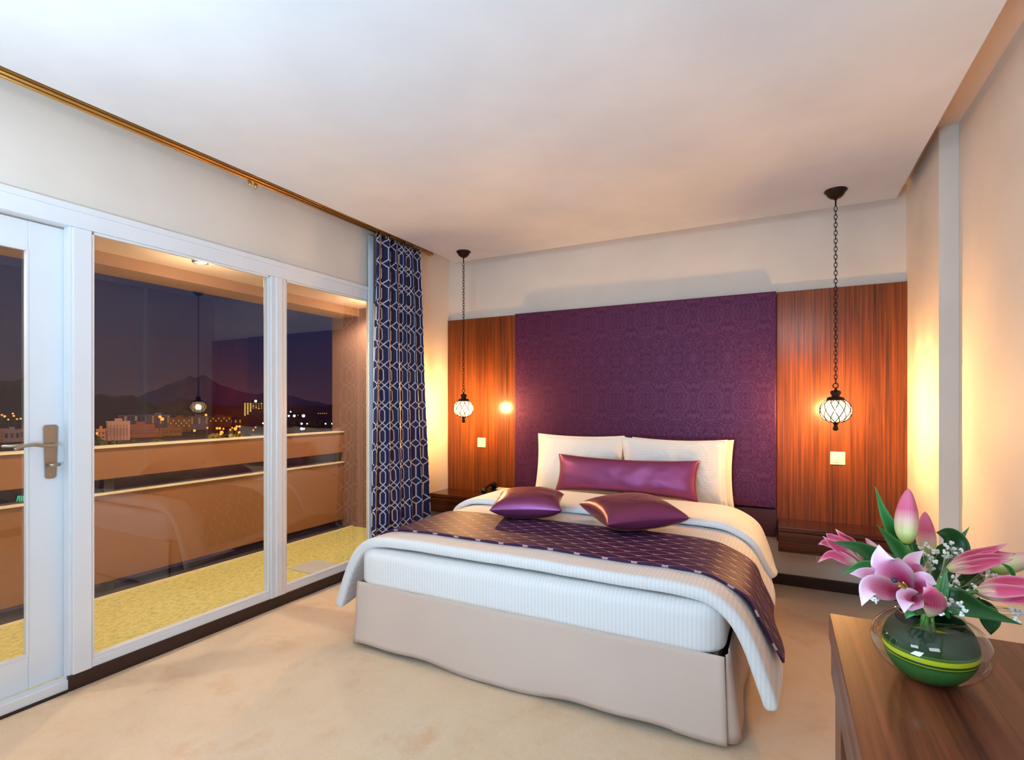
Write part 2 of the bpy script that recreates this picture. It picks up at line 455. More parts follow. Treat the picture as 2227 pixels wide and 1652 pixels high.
# door
r = empty('door_1', (-2.82, 1.0, .05)); struct(r, 'white glazed balcony door with nickel lever handle')
lf = MB().box(-2.845, -2.80, 1.021, 1.147, .054, 2.012).box(-2.845, -2.80, .33, .43, .054, 2.012)
lf.box(-2.845, -2.80, .43, 1.021, .052, .19).box(-2.845, -2.80, .43, 1.021, 1.894, 2.012)
lf.build('door_leaf', M['white'], r, bevel=.003)
bd = MB()
for a in ((.43, .438, .19, 1.894), (1.013, 1.021, .19, 1.894), (.438, 1.013, .19, .198), (.438, 1.013, 1.886, 1.894)): bd.box(-2.815, -2.797, *a)
bd.build('glazing_bead', M['white'], r)
MB().box(-2.825, -2.819, .43, 1.021, .19, 1.894).build('glass_pane', M['pane'], r)
jb = MB().box(-2.85, -2.846, .25, 1.15, 1.99, 2.03).box(-2.85, -2.775, 1.1475, 1.151, .052, 2.02).box(-2.79, XW + .002, 1.138, 1.150, .052, Z1 + .012)
jb.build('door_stop', M['white'], r, bevel=.002)
MB().box(-2.80, XW + .004, .25, 1.150, .0, .052).build('threshold', M['white'], r, bevel=.004)
MB().box(XW + .004, XW + .010, .25, 1.134, 0, .012).build('threshold_strip', M['darkskirt'], r)
# handle
HY, HX = 1.094, -2.80
def rplate(x0, x1, yc, hw, z0, z1):
    m_ = MB(); n = 8; prof = []
    for (cy, cz, a0) in ((hw - .012, z1 - .012, 0), (-hw + .012, z1 - .012, 90), (-hw + .018, z0 + .012, 180), (hw - .018, z0 + .012, 270)):
        for k in range(n + 1):
            a = math.radians(a0 + 90 * k / n); prof.append((yc + cy + .012 * math.cos(a), cz + .012 * math.sin(a)))
    N = len(prof)
    m_.v = [V((x0, a, b_)) for a, b_ in prof] + [V((x1, a, b_)) for a, b_ in prof]
    m_.f = [list(range(N))[::-1], list(range(N, 2 * N))] + [[i, (i + 1) % N, N + (i + 1) % N, N + i] for i in range(N)]
    return m_
pl = rplate(HX, HX + .007, HY, .026, .925, 1.156).build('handle_plate', M['steel'], r, bevel=.002)
mb = MB()
for z in (1.14, .943): mb.lathe([(.004, 0), (.004, .002), (.001, .003)], (0, 0, 0), 10)
for i_, z in enumerate((1.143, .943)):
    for p in mb.v[i_ * 30:(i_ + 1) * 30]:
        a, b_, c_ = p; p.x, p.y, p.z = HX + .007 + c_, HY + a, z + b_
mb.build('screw', M['steel'], pl)
lev = catmull([(HX + .005, HY, 1.070), (HX + .045, HY, 1.070), (HX + .052, HY - .03, 1.069), (HX + .05, HY - .075, 1.077), (HX + .045, HY - .11, 1.072), (HX + .05, HY - .135, 1.062)], 7)
MB().tube(lev, [.010 - .004 * (i / len(lev)) for i in range(len(lev))], 12).build('lever', M['steel'], r, smooth=True)
tt = MB().tube([(HX + .005, HY, .985), (HX + .03, HY, .985)], .008, 12)
tt.tube([(HX + .032, HY - .016, .985), (HX + .034, HY, .985), (HX + .032, HY + .022, .985)], [.007, .009, .006], 12)
tt.build('thumb_turn', M['steel'], r, smooth=True)
MB().tube([(-2.85, HY, 1.07), (-2.885, HY, 1.07), (-2.89, HY - .05, 1.07), (-2.885, HY - .13, 1.068)], [.009, .009, .008, .006], 10).build('outer_lever', M['steel'], r, smooth=True)

# ---------------------------------------------------------------- balcony
struct(MB().box(-3.87, -2.87, -1, 3.99, -.15, 0).build('floor.001', M['balcony_floor']), 'yellow speckled balcony floor')
struct(MB().box(-4.16, -3.89, -1, 3.99, -.15, -.012).build('floor.002', M['drain']), 'dark drain strip along the balcony edge')
struct(MB().box(-3.89, -3.868, -1, 3.99, -.15, .006).build('trim_4', M['cap']), 'pale edging line of the balcony floor')
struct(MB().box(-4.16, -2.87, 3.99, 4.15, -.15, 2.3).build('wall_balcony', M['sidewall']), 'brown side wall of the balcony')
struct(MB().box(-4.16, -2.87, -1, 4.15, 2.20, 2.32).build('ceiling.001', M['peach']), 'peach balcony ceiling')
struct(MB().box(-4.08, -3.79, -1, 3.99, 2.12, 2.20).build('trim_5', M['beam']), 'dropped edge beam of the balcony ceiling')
r = empty('balcony_parapet', (-4.06, 1.5, -.012)); tag(r, 'tan two-band parapet along the balcony with pale top caps and dark gap', 'parapet')
MB().box(-4.12, -4.0, -1, 3.988, .745, .950).build('upper_band', M['parapet'], r)
MB().box(-4.12, -4.0, -1, 3.988, .06, .640).build('lower_band', M['parapet'], r)
for z in (.950, .640): MB().box(-4.13, -3.988, -1, 3.988, z, z + .010).build('cap', M['cap'], r)
for y in (-.9, .5, 1.9, 3.3, 3.95): MB().box(-4.10, -4.04, y - .03, y + .03, -.012, .745).build('post', M['drain'], r)
r = empty('balcony_downlight', (-3.44, 2.15, 2.17)); tag(r, 'small round warm downlight in the balcony ceiling', 'lamp')
MB().lathe([(.05, .03), (.05, .012), (.038, .010), (.038, .028)], (-3.44, 2.15, 2.17), 24).build('trim_ring', M['steel'], r, smooth=True)
MB().lathe([(.036, .014), (.036, .02)], (-3.44, 2.15, 2.17), 24).build('lamp_face', M['downlight'], r)
p = at(685, 1233, 1.25 * FPX / (1233 - 876))
tag(MB().box(p.x - .14, p.x + .12, p.y - .13, p.y + .13, .0, .008).build('drain_cover', plain('pale_grey_cover', srgb(196, 198, 196), .4), bevel=.002), 'pale grey square drain cover on the yellow balcony floor', 'cover')

# ---------------------------------------------------------------- curtain rail and curtain
r = empty('curtain_rail', (-2.665, 1.5, 2.49)); tag(r, 'long brass double curtain rail under the ceiling edge above the windows', 'curtain rail')
MB().box(-2.655, -2.605, -.6, 3.62, 2.505, 2.516).build('rail_top', M['brass'], r, bevel=.003)
MB().tube([(-2.64, -.6, 2.496), (-2.64, 3.62, 2.496)], .0085, 12).build('rail', M['brass'], r, smooth=True)
MB().tube([(-2.615, -.6, 2.499), (-2.615, 3.62, 2.499)], .006, 12).build('rail', M['brass'], r, smooth=True)
for y in (.4, 1.95, 3.60):
    MB().box(-2.65, -2.60, y - .012, y + .012, 2.51, 2.626).build('bracket', M['brass'], r, bevel=.002)
for y in (1.93, 1.965):
    MB().lathe([(.006, -.028), (.009, -.02), (.009, -.006), (.006, 0)], (-2.64, y, 2.488), 12).build('glider', M['brass'], r, smooth=True)

def curtain_fn(a, b_):
    """a along the width, b_ from floor to top"""
    top = b_
    y0 = 2.85 + .090 * top ** .8; y1 = 3.55 - .10 * top
    y = y0 + (y1 - y0) * a
    amp = .045 * (.9 + .3 * (1 - top))
    ph = a * 2 * math.pi * 5.2 + .5 * math.sin(3 * top + a * 6)
    x = -2.645 + amp * math.sin(ph) + .012 * nz3((a * 3, top * 1.5, 1), 1.7)
    y += .018 * math.sin(2 * ph + 1) + .01 * nz3((a * 4, top * 2, 5), 1.3)
    if a < .02: x += 0
    return (x + .05 * (1 - top) * .6, y, .015 + 2.49 * b_)
# arc length table for the pattern
arc = [0.0]
for i in range(400):
    p0, p1 = V(curtain_fn(i / 400, .5)), V(curtain_fn((i + 1) / 400, .5)); arc.append(arc[-1] + (p1 - p0).length)
r = empty('curtain', (-2.63, 3.2, .01)); tag(r, 'navy floor-length curtain with white lattice pattern gathered beside the window', 'curtain')
MB().grid(curtain_fn, 200, 60, lambda a, b_: (arc[int(a * 400)] + .03, 2.49 * b_)).build('curtain_cloth', M['curtain'], r, smooth=True, solid=.003)
for k in range(6):
    y = 2.95 + k * .1
    MB().tube([(-2.64 + .012 * math.cos(t), y, 2.492 + .012 * math.sin(t)) for t in [i * math.pi / 6 for i in range(12)]], .0035, 6, closed=True).build('curtain_ring', M['brass'], r, smooth=True)
tag(MB().grid(lambda a, b_: (-2.715 + .008 * math.sin(a * 19 + b_), 2.955 + .045 * a, .02 + 2.47 * b_), 40, 12).build('sheer_curtain', M['sheer'], smooth=True, solid=.002), 'narrow white sheer curtain edge hanging behind the navy curtain', 'curtain')

# ---------------------------------------------------------------- headboard wall
YP = 4.035
for nm, x0, x1, lb in (('wood_wall_panel', -2.745, -2.03, 'left walnut wall panel above the nightstand with the telephone'), ('wood_wall_panel', -.03, .695, 'right walnut wall panel beside the jutting cream wall')):
    tag(MB().box(x0, x1, YP, YB - .001, .30, 2.01).build(nm, M['wood'], bevel=.002), lb, 'wall panel', 'walnut panels beside the headboard')
r = empty('headboard', (-1.03, 4.03, .335)); tag(r, 'tall purple damask upholstered headboard panel behind the bed', 'headboard')
MB().box(-2.028, -.032, 3.985, YB - .002, .532, 2.01).build('upper_panel', M['damask'], r, bevel=.008)
MB().box(-2.028, -.032, 3.995, YB - .002, .335, .524).build('lower_panel', M['plum'], r, bevel=.006)

def make_switch(x, z, lb):
    r = empty('light_switch', (x, YP, z - .042)); tag(r, lb, 'light switch', 'light switches on the walnut panels')
    MB().box(x - .042, x + .042, YP - .009, YP, z - .042, z + .042).build('switch_frame', M['switch'], r, bevel=.003)
    MB().box(x - .028, x + .028, YP - .014, YP - .009, z - .028, z + .028).build('rocker', M['switch'], r, bevel=.002)
    return r
s0 = make_switch(.326, .888, 'square cream light switch below the right pendant lamp')
s1 = copy_tree(s0); s1.location = (-2.38, YP, .898 - .042); s1['label'] = 'square cream light switch on the left walnut panel'
tag(MB().box(.20, .33, YB - .012, YB, .185, .235).build('wall_socket', M['switch'], bevel=.003), 'small cream wall socket under the right nightstand', 'socket')

r = empty('nightstand', (.332, 3.88, .305)); tag(r, 'right wall-hung dark walnut nightstand with one drawer', 'nightstand', 'wall-hung nightstands')
MB().box(-.02, .69, 3.735, YP, .44, .464).build('table_top', M['stand'], r, bevel=.002)
MB().box(-.02, .69, 3.755, YP, .305, .44).build('body', M['stand'], r, bevel=.002)
MB().box(-.018, .688, 3.735, 3.755, .307, .428).build('drawer', M['stand'], r, bevel=.002)
l_ = copy_tree(r); l_.location.x = -2.74 + .355 + .002; l_['label'] = 'left wall-hung dark walnut nightstand holding the black telephone'

# telephone
PX, PY, PZ = -2.15, 3.88, .464
r = empty('telephone', (PX, PY, PZ)); tag(r, 'black desk telephone lying on the left nightstand', 'telephone')
tb = MB(); tb.v = [V((PX + x, PY + y, PZ + z)) for x, y, z in ((-.1, -.09, 0), (.1, -.09, 0), (.1, .09, 0), (-.1, .09, 0), (-.095, -.085, .022), (.095, -.085, .022), (.095, .085, .06), (-.095, .085, .06))]
tb.f = [[3, 2, 1, 0], [4, 5, 6, 7], [0, 1, 5, 4], [2, 3, 7, 6], [1, 2, 6, 5], [0, 4, 7, 3]]
tb.build('phone_base', M['black'], r, bevel=.004)
hs = catmull([(PX - .065, PY - .10, .045 + PZ), (PX - .068, PY - .05, PZ + .072), (PX - .068, PY + .03, PZ + .088), (PX - .065, PY + .09, PZ + .078)], 6)
MB().tube(hs, [.024 if (i < 4 or i > len(hs) - 5) else .014 for i in range(len(hs))], 12).build('handset', M['black'], r, smooth=True)
MB().obox(V((PX + .03, PY + .045, PZ + .056)), V((1, 0, 0)), V((0, .975, .21)), V((0, -.21, .975)), .045, .022, .003).build('paper_label', M['switch'], r)
for i in range(3):
    for j in range(4):
        MB().obox(V((PX + .005 + i * .024, PY - .062 + j * .022, PZ + .030 + j * .0047)), V((1, 0, 0)), V((0, .975, .21)), V((0, -.21, .975)), .008, .006, .003).build('key', M['black'], r)
MB().tube(catmull([(PX - .07, PY - .09, PZ + .03), (PX - .12, PY - .1, PZ + .008), (PX - .13, PY, PZ + .006), (PX - .08, PY + .08, PZ + .012)], 8), .003, 6).build('cord', M['black'], r, smooth=True)

# ---------------------------------------------------------------- pendants
def make_pendant(x, y, lb):
    r = empty('pendant_lamp', (x, y, 2.5)); tag(r, lb, 'pendant lamp', 'pendant lamps beside the headboard')
    MB().lathe([(.058, 0), (.060, -.006), (.052, -.014), (.040, -.034), (.026, -.046), (.012, -.050), (.006, -.058)], (x, y, 2.5), 28).build('canopy', M['iron'], r, smooth=True)
    MB().tube([(x, y, 2.45), (x, y, 2.405)], .0045, 8).build('rod', M['iron'], r, smooth=True)
    ch = MB(); z = 2.405; k = 0
    while z > 1.375:
        h = .030; pts = []
        for i in range(12):
            t = 2 * math.pi * i / 12; a = .0082 * math.cos(t); b_ = .0165 * math.sin(t)
            pts.append((x + a, y, z - h / 2 + b_) if k % 2 == 0 else (x, y + a, z - h / 2 + b_))
        ch.tube(pts, .0022, 5, closed=True); z -= .0235; k += 1
    ch.build('chain', M['iron'], r, smooth=True)
    MB().tube([(x + .014 * math.cos(t), y, 1.352 + .014 * math.sin(t)) for t in [i * math.pi / 8 for i in range(16)]], .003, 6, closed=True).build('ring', M['iron'], r, smooth=True)
    cz = 1.205
    MB().lathe([(.004, 1.34), (.008, 1.325), (.024, 1.322), (.028, 1.312), (.022, 1.296), (.020, 1.288), (.042, 1.282), (.047, 1.268), (.044, 1.262)], (x, y, 0), 24).build('cap', M['iron'], r, smooth=True)
    A, B = .082, .072
    MB().lathe([(A * math.cos(t), B * math.sin(t)) for t in [(-1.2 + 2.5 * i / 18) for i in range(19)]], (x, y, cz), 32, caps=False).build('glass_globe', M['globe'], r, smooth=True)
    lt = MB()
    for s_ in (1, -1):
        for k in range(11):
            pts = []
            for i in range(15):
                t = -1.2 + 2.5 * i / 14; a = 2 * math.pi * k / 11 + s_ * 1.15 * (i / 14)
                pts.append((x + (A + .001) * math.cos(t) * math.cos(a), y + (A + .001) * math.cos(t) * math.sin(a), cz + (B + .001) * math.sin(t)))
            lt.tube(pts, .0027, 5)
    lt.build('wire_lattice', M['iron'], r, smooth=True)
    MB().lathe([(.034, cz - .060), (.022, cz - .066), (.012, cz - .078), (.010, cz - .090), (.014, cz - .100), (.016, cz - .108), (.010, cz - .116), (.002, cz - .119)], (x, y, 0), 20).build('finial', M['iron'], r, smooth=True)
    MB().sphere((x, y, cz), .012, 10, 1.3).build('bulb', M['bulb'], r, smooth=True)
    return r
p0 = make_pendant(PEND[1][0], PEND[1][1], 'right bronze chain pendant with glowing lattice globe near the jutting wall')
p1 = copy_tree(p0); p1.location = (PEND[0][0], PEND[0][1], 2.5); p1['label'] = 'left bronze chain pendant with glowing lattice globe near the curtain'

# ---------------------------------------------------------------- bed
BX0, BX1, BY0, BY1 = -1.94, -.18, 2.04, 3.975
BC = (BX0 + BX1) / 2
r = empty('bed', (BC, 3.0, 0)); tag(r, 'double divan bed wrapped in a plain beige fabric skirt', 'bed')
MB().box(BX0 + .03, BX1 - .03, BY0 + .03, BY1, .05, .324).build('base_box', plain('dark_base_cloth', srgb(120, 104, 92), .9), r)
for x in (BX0 + .12, BX1 - .12):
    for y in (BY0 + .15, BY1 - .15): MB().lathe([(.02, 0), (.026, .05)], (x, y, 0), 12).build('leg', M['black'], r, smooth=True)
def skirt_front(a, b_):
    x = BX0 - .004 + (BX1 - BX0 + .0) * a
    fl = (1 - b_)
    y = BY0 - .004 - .020 * fl ** 1.3 - .006 * fl * math.sin(a * 17) - .004 * nz3((a * 8, b_ * 2, 0), 1)
    zb = .020 + .012 * math.sin(a * 9.0 + .6) * (1 if a < .9 else .4) + .004 * math.sin(a * 31)
    x += .010 * fl * (a - .5) * 2
    return (x, y, zb + (.333 - zb) * b_ + .002 * math.sin(a * 23) * b_)
MB().grid(skirt_front, 90, 14).build('skirt_front', M['skirt'], r, smooth=True, solid=.004)
for s_, xe in ((1, BX1), (-1, BX0)):
    def side(a, b_, s_=s_, xe=xe):
        fl = 1 - b_
        y = BY0 + .0 + (BY1 - BY0) * a
        return (xe + s_ * (.006 + .035 * fl + .007 * fl * math.sin(a * 26)), y + .05 - .05 * a, .02 + .008 * math.sin(a * 15) + (.315 - .008 * math.sin(a * 15)) * b_)
    MB().grid(side, 60, 10).build('skirt_side', M['skirt'], r, smooth=True, solid=.004)
    def pleat(a, b_, s_=s_, xe=xe):
        fl = 1 - b_; t = a * math.pi / 2
        return (xe - s_ * .006 + s_ * (.012 + .040 * fl) * math.sin(t) + s_ * .004, BY0 + .012 + .050 * (1 - math.cos(t)) - .010 * fl, .018 + .315 * b_)
    MB().grid(pleat, 10, 8).build('corner_pleat', M['skirt'], r, smooth=True, solid=.004)

# mattress: rounded slab
def slab(x0, x1, y0, y1, z0, z1, rc, rz, name, mat, parent=None, bulge=.0):
    m_ = MB(); n = 8; rings = []
    for k in range(n + 1):
        t = math.pi / 2 * k / n; rings.append((rz * (1 - math.sin(t)) if False else rz - rz * math.cos(math.pi / 2 - t), z0 + rz - rz * math.cos(t)))
    rb = rz * .45
    prof = [(rb - rb * math.sin(t), z0 + rb - rb * math.cos(t)) for t in [math.pi / 2 * k / n for k in range(n + 1)]]
    prof += [(rz - rz * math.cos(t), z1 - rz + rz * math.sin(t)) for t in [math.pi / 2 * k / n for k in range(n + 1)]]
    loops = []
    for ins, z in prof:
        ring = []
        for cx, cy, a0 in ((x1 - rc, y1 - rc, 0), (x0 + rc, y1 - rc, 90), (x0 + rc, y0 + rc, 180), (x1 - rc, y0 + rc, 270)):
            for k in range(7):
                a = math.radians(a0 + 15 * k); rr = max(.001, rc - ins)
                ring.append(V((cx + rr * math.cos(a), cy + rr * math.sin(a), z)))
        loops.append(ring)
    N = len(loops[0])
    for rg in loops: m_.v += rg
    for i in range(len(loops) - 1):
        for k in range(N): m_.f.append([i * N + k, i * N + (k + 1) % N, (i + 1) * N + (k + 1) % N, (i + 1) * N + k])
    m_.f.append(list(range(N))[::-1]); m_.f.append([(len(loops) - 1) * N + k for k in range(N)])
    return m_.build(name, mat, parent, smooth=True)
mt = slab(BX0 - .01, BX1 - .005, BY0 - .012, BY1, .325, .508, .10, .055, 'mattress', M['cotton'])
for pgn in mt.data.polygons:
    if abs(pgn.normal.z) > .99: pgn.use_smooth = False
tag(mt, 'white striped sheet-covered mattress on the beige bed base', 'mattress')

# draped layers: cross profile on the right side (x relative to bed centre, z), hem sinks as given
def drape_profile(zt, out, hem_z, flare):
    h = BX1 - BC
    p = [(0, zt), (h - .35, zt), (h - .14, zt - .006), (h - .045, zt - .028), (h + .012 + out, zt - .085), (h + .045 + out + flare * .25, zt - .17)]
    p.append((h + .065 + out + flare * .6, (zt - .17 + hem_z) / 2 - .01)); p.append((h + .07 + out + flare, hem_z))
    pts = catmull([V((a, 0, b_)) for a, b_ in p], 10)
    d = [0]
    for i in range(1, len(pts)): d.append(d[-1] + (pts[i] - pts[i - 1]).length)
    return pts, d
def drape(zt, out, hem, flare, y0f, y1f, amp, seed, crown=.0):
    def fn(a, b_):
        s_ = abs(a * 2 - 1); sg = 1 if a >= .5 else -1
        hz = hem(b_); pts, d = drape_profile(zt, out, hz, flare(b_))
        q = s_ * d[-1]; i = 0
        while i < len(d) - 2 and d[i + 1] < q: i += 1
        f = (q - d[i]) / max(1e-6, d[i + 1] - d[i]); p = pts[i].lerp(pts[i + 1], f)
        hang = max(0, (zt - p.z) / .3)
        y = y0f(s_) + (y1f(s_) - y0f(s_)) * b_
        n1 = nz3((a * 6 + seed, y * 2.2, seed), 1); n2 = nz3((a * 17, y * 6, seed + 3), 1)
        x = BC + sg * (p.x + amp * hang * (1.2 * math.sin(y * 11 + seed) + n1 * 1.5))
        z = p.z + crown * math.sin(math.pi * b_) * (1 - s_) + (amp * .7 * n1 + amp * .25 * n2) * (1 - .6 * hang)
        return (x, y, z)
    return fn
df = drape(.550, .016, lambda b_: .165 + .24 * b_ - .07 * b_ * b_, lambda b_: .075 - .056 * b_, lambda s_: 2.045, lambda s_: 3.45, .008, 1.3)
lenm = 2.5
dv = MB().grid(df, 120, 60, lambda a, b_: (a * lenm, b_)).build('duvet', M['cotton'], smooth=True, solid=.052, off=0)
md = dv.modifiers.new('sub', 'SUBSURF'); md.levels = 1; md.render_levels = 1
tag(dv, 'thick white striped duvet draped over the mattress and both sides', 'duvet')
fb = drape(.602, .031, lambda b_: .34 - .09 * b_, lambda b_: .040, lambda s_: 2.985 + .05 * s_ ** 4, lambda s_: 3.50, .006, 4.1)
fo = MB().grid(fb, 120, 24, lambda a, b_: (a * lenm, b_)).build('turned_down_edge', M['cotton_plain'], smooth=True, solid=.040, off=0)
md = fo.modifiers.new('sub', 'SUBSURF'); md.levels = 1; md.render_levels = 1
fo.parent = dv; fo.location = V(fo.location) - V(dv.location)
# runner
rf = drape(.550 + .034, .049, lambda b_: .285 + .02 * b_, lambda b_: .060 - .03 * b_, lambda s_: 2.19, lambda s_: 2.72, .008, 1.3)
_, dd = drape_profile(.582, .033, .29, .06)
rn = MB().grid(rf, 160, 30, lambda a, b_: ((a * 2 - 1) * dd[-1] + 5, 2 + .53 * b_)).build('bed_runner', M['runner'], smooth=True, solid=.008, off=0)
tag(rn, 'plum bed runner with fine zigzag lines across the foot of the bed', 'bed runner')

# pillows
def pillow(w_, h_, t_, k=.10, flange=0, seed=0, wr=.006, n=40):
    m_ = MB(); m_.uv = None
    def half(sg):
        def fn(a, b_):
            u_, v_ = a * 2 - 1, b_ * 2 - 1
            x = w_ / 2 * u_ * (1 - k * h_ / w_ * 2 * .5 * (1 - v_ * v_) * abs(u_) ** 3)
            z = h_ / 2 * v_ * (1 - k * (1 - u_ * u_) * abs(v_) ** 3)
            e = 1 - flange
            uu, vv = min(1, abs(u_) / e), min(1, abs(v_) / e)
            th = (max(0, 1 - uu ** 2.6) * max(0, 1 - vv ** 2.6)) ** .46
            nn = nz3((x * 9, z * 9, seed + sg), 1) * wr * th + nz3((x * 22, z * 22, seed + 7), 1) * wr * .4 * th
            edge = max(abs(u_), abs(v_))
            nn += .5 * wr * math.sin((u_ * 14 if abs(v_) > abs(u_) else v_ * 12) + seed) * max(0, edge - .6) * th
            return (x, sg * (t_ / 2 * th + .0015) + nn, z + h_ / 2)
        return fn
    m_.grid(half(-1), n, n); m_.grid(half(1), n, n)
    N = (n + 1) ** 2
    rim = [i for i in range(n + 1)] + [(n + 1) * j + n for j in range(1, n + 1)] + [(n + 1) * n + i for i in range(n - 1, -1, -1)] + [(n + 1) * j for j in range(n - 1, 0, -1)]
    for i in range(len(rim)):
        a, b_ = rim[i], rim[(i + 1) % len(rim)]
        m_.f.append([a, b_, N + b_, N + a])
    return m_
def place_pillow(m_, name, mat, loc, rot, label, cat, group):
    o = m_.build(name, mat, loc=(0, 0, 0), smooth=True, recalc=True)
    o.location = loc; o.rotation_euler = rot; tag(o, label, cat, group); return o
R_ = math.radians
GP = 'white bed pillows against the headboard'
wpm = pillow(.70, .47, .125, .07, .05, 2)
a1 = place_pillow(wpm, 'pillow', M['cotton_p'], (-1.40, 3.898, .528), (R_(-2), 0, 0), 'white pillow at the back of the left pair, against the headboard', 'pillow', GP)
def dupo(o, loc, rot, label):
    c_ = o.copy(); col.objects.link(c_); c_.location = loc; c_.rotation_euler = rot; c_['label'] = label; return c_
dupo(a1, (-.64, 3.898, .528), (R_(-2), 0, R_(180)), 'white pillow at the back of the right pair, against the headboard')
dupo(a1, (-1.378, 3.735, .545), (R_(-8), 0, R_(-1)), 'front white pillow of the left pair, behind the long satin bolster')
dupo(a1, (-.665, 3.735, .545), (R_(-8), 0, R_(181)), 'front white pillow of the right pair, behind the long satin bolster')
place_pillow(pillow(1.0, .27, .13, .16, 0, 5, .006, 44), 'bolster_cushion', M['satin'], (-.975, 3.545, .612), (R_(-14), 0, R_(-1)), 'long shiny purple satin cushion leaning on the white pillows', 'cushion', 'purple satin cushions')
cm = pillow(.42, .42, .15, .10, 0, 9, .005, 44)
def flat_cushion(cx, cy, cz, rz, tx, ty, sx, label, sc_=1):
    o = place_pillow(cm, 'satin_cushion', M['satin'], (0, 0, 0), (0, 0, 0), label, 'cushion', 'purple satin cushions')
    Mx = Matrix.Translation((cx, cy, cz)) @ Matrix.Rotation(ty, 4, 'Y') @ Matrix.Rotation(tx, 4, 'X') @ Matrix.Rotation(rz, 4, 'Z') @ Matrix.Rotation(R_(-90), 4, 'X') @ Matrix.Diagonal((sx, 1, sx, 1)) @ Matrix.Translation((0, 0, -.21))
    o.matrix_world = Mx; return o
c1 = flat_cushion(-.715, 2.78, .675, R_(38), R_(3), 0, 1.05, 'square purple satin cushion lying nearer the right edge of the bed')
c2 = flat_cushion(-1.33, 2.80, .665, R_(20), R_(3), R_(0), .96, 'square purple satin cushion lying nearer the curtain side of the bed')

# ---------------------------------------------------------------- desk
DX, DY, DZ = .10, 1.456, .75
r = empty('desk', (.44, .5, 0)); tag(r, 'walnut desk against the right wall holding the flower vase', 'desk')
MB().box(DX, XR2 - .002, -.8, DY, DZ - .060, DZ).build('desk_top', M['deskwood'], r, bevel=.002)
MB().box(DX + .004, XR2 - .01, -.75, DY - .004, DZ - .145, DZ - .064).build('apron', M['deskdark'], r, bevel=.002)
MB().box(DX + .004, DX + .012, -.78, DY - .01, DZ - .064, DZ - .060).build('shadow_gap', M['black'], r)
for (x0, x1, y0, y1) in ((DX + .012, DX + .06, DY - .14, DY - .01), (XR2 - .06, XR2 - .01, DY - .14, DY - .01), (DX + .012, DX + .06, -.75, -.62), (XR2 - .06, XR2 - .01, -.75, -.62)):
    MB().box(x0, x1, y0, y1, 0, DZ - .145).build('leg', M['deskdark'], r, bevel=.002)

# ---------------------------------------------------------------- vase with flowers
VX, VY = .24, 1.20
def ell(R_o, H_o, z_off, cut_b, cut_t, n=20):
    b0, b1 = math.asin(cut_b), math.asin(cut_t)
    return [(R_o * math.cos(b0 + (b1 - b0) * i / n), z_off + H_o * math.sin(b0 + (b1 - b0) * i / n)) for i in range(n + 1)]
CZV = DZ + .060
prof = ell(.090, .065, 0, -.92, .86)
vm = MB().lathe([(.002, prof[0][1])] + prof, (VX, VY, CZV), 64, caps=False)
tag(vm.build('vase', M['vase'], smooth=True, solid=.003, off=-1, recalc=False), 'round clear glass bowl vase standing on the walnut desk', 'vase')
m, nt, b = newmat('green_leaf_with_yellow_stripe'); g = G(nt); t = g.n('ShaderNodeTexCoord'); o = g.xyz(t.outputs['UV'])
Gd, Gm, Gy = srgb(22, 56, 20), srgb(44, 92, 38), srgb(186, 190, 20)
g.L(g.ramp(o[1], [(0, Gm), (.38, srgb(60, 104, 48)), (.42, Gd), (.44, Gy), (.45, Gd), (.48, Gd), (.49, Gy), (.56, srgb(206, 200, 30)), (.58, Gd), (.61, srgb(96, 130, 30)), (.62, Gd), (1, srgb(30, 46, 28))]), b.inputs['Base Color'])
b.inputs['Roughness'].default_value = .6; b.inputs['Specular IOR Level'].default_value = .2; M['lining'] = m
def lining(a, b_):
    t = a * 2 * math.pi * 1.08 + 1.0
    z = -.056 + .100 * b_
    rr = .086 * math.sqrt(max(.02, 1 - ((z) / .065) ** 2)) * .82
    return (VX + rr * math.cos(t), VY + rr * math.sin(t), CZV + z + .004 * math.sin(t + .5) )
tag(MB().grid(lining, 64, 12).build('rolled_leaf', M['lining'], smooth=True, solid=.001), 'green leaf with a yellow stripe rolled around inside the glass vase', 'leaf')

# petals and leaves
def grad(name, stops, edge=None, rough=.45, trans=.0, center=None):
    m, nt, b = newmat(name); g = G(nt); t = g.n('ShaderNodeTexCoord'); o = g.xyz(t.outputs['UV'])
    c = g.ramp(o[1], stops)
    ed = g.m('ABSOLUTE', g.m('SUBTRACT', g.m('MULTIPLY', o[0], 2.0), 1.0))
    if edge: c = g.mix(g.m('POWER', ed, 2.5), c, edge)
    st = g.m('SINE', g.m('MULTIPLY', o[0], 55.0))
    c = g.mix(g.m('ADD', .03, g.m('MULTIPLY', st, .03)), c, srgb(255, 255, 255) if center is None else center)
    g.L(c, b.inputs['Base Color']); b.inputs['Roughness'].default_value = rough
    b.inputs['Subsurface Weight'].default_value = trans; b.inputs['Subsurface Radius'].default_value = (.01, .005, .005)
    b.inputs['Subsurface Scale'].default_value = .3
    return m
PK = grad('pink_lily_petal', [(0, srgb(166, 4, 70)), (.3, srgb(206, 34, 108)), (.55, srgb(228, 112, 164)), (.8, srgb(234, 178, 204)), (1, srgb(244, 224, 228))], srgb(236, 198, 218))
PK2 = grad('deep_pink_lily_petal', [(0, srgb(176, 190, 90)), (.18, srgb(222, 200, 160)), (.4, srgb(206, 56, 96)), (.8, srgb(208, 46, 98)), (1, srgb(244, 196, 200))], srgb(228, 128, 150))
BUD = grad('lily_bud', [(0, srgb(150, 176, 60)), (.2, srgb(206, 208, 130)), (.42, srgb(222, 164, 150)), (.62, srgb(208, 72, 112)), (1, srgb(214, 100, 132))], None)
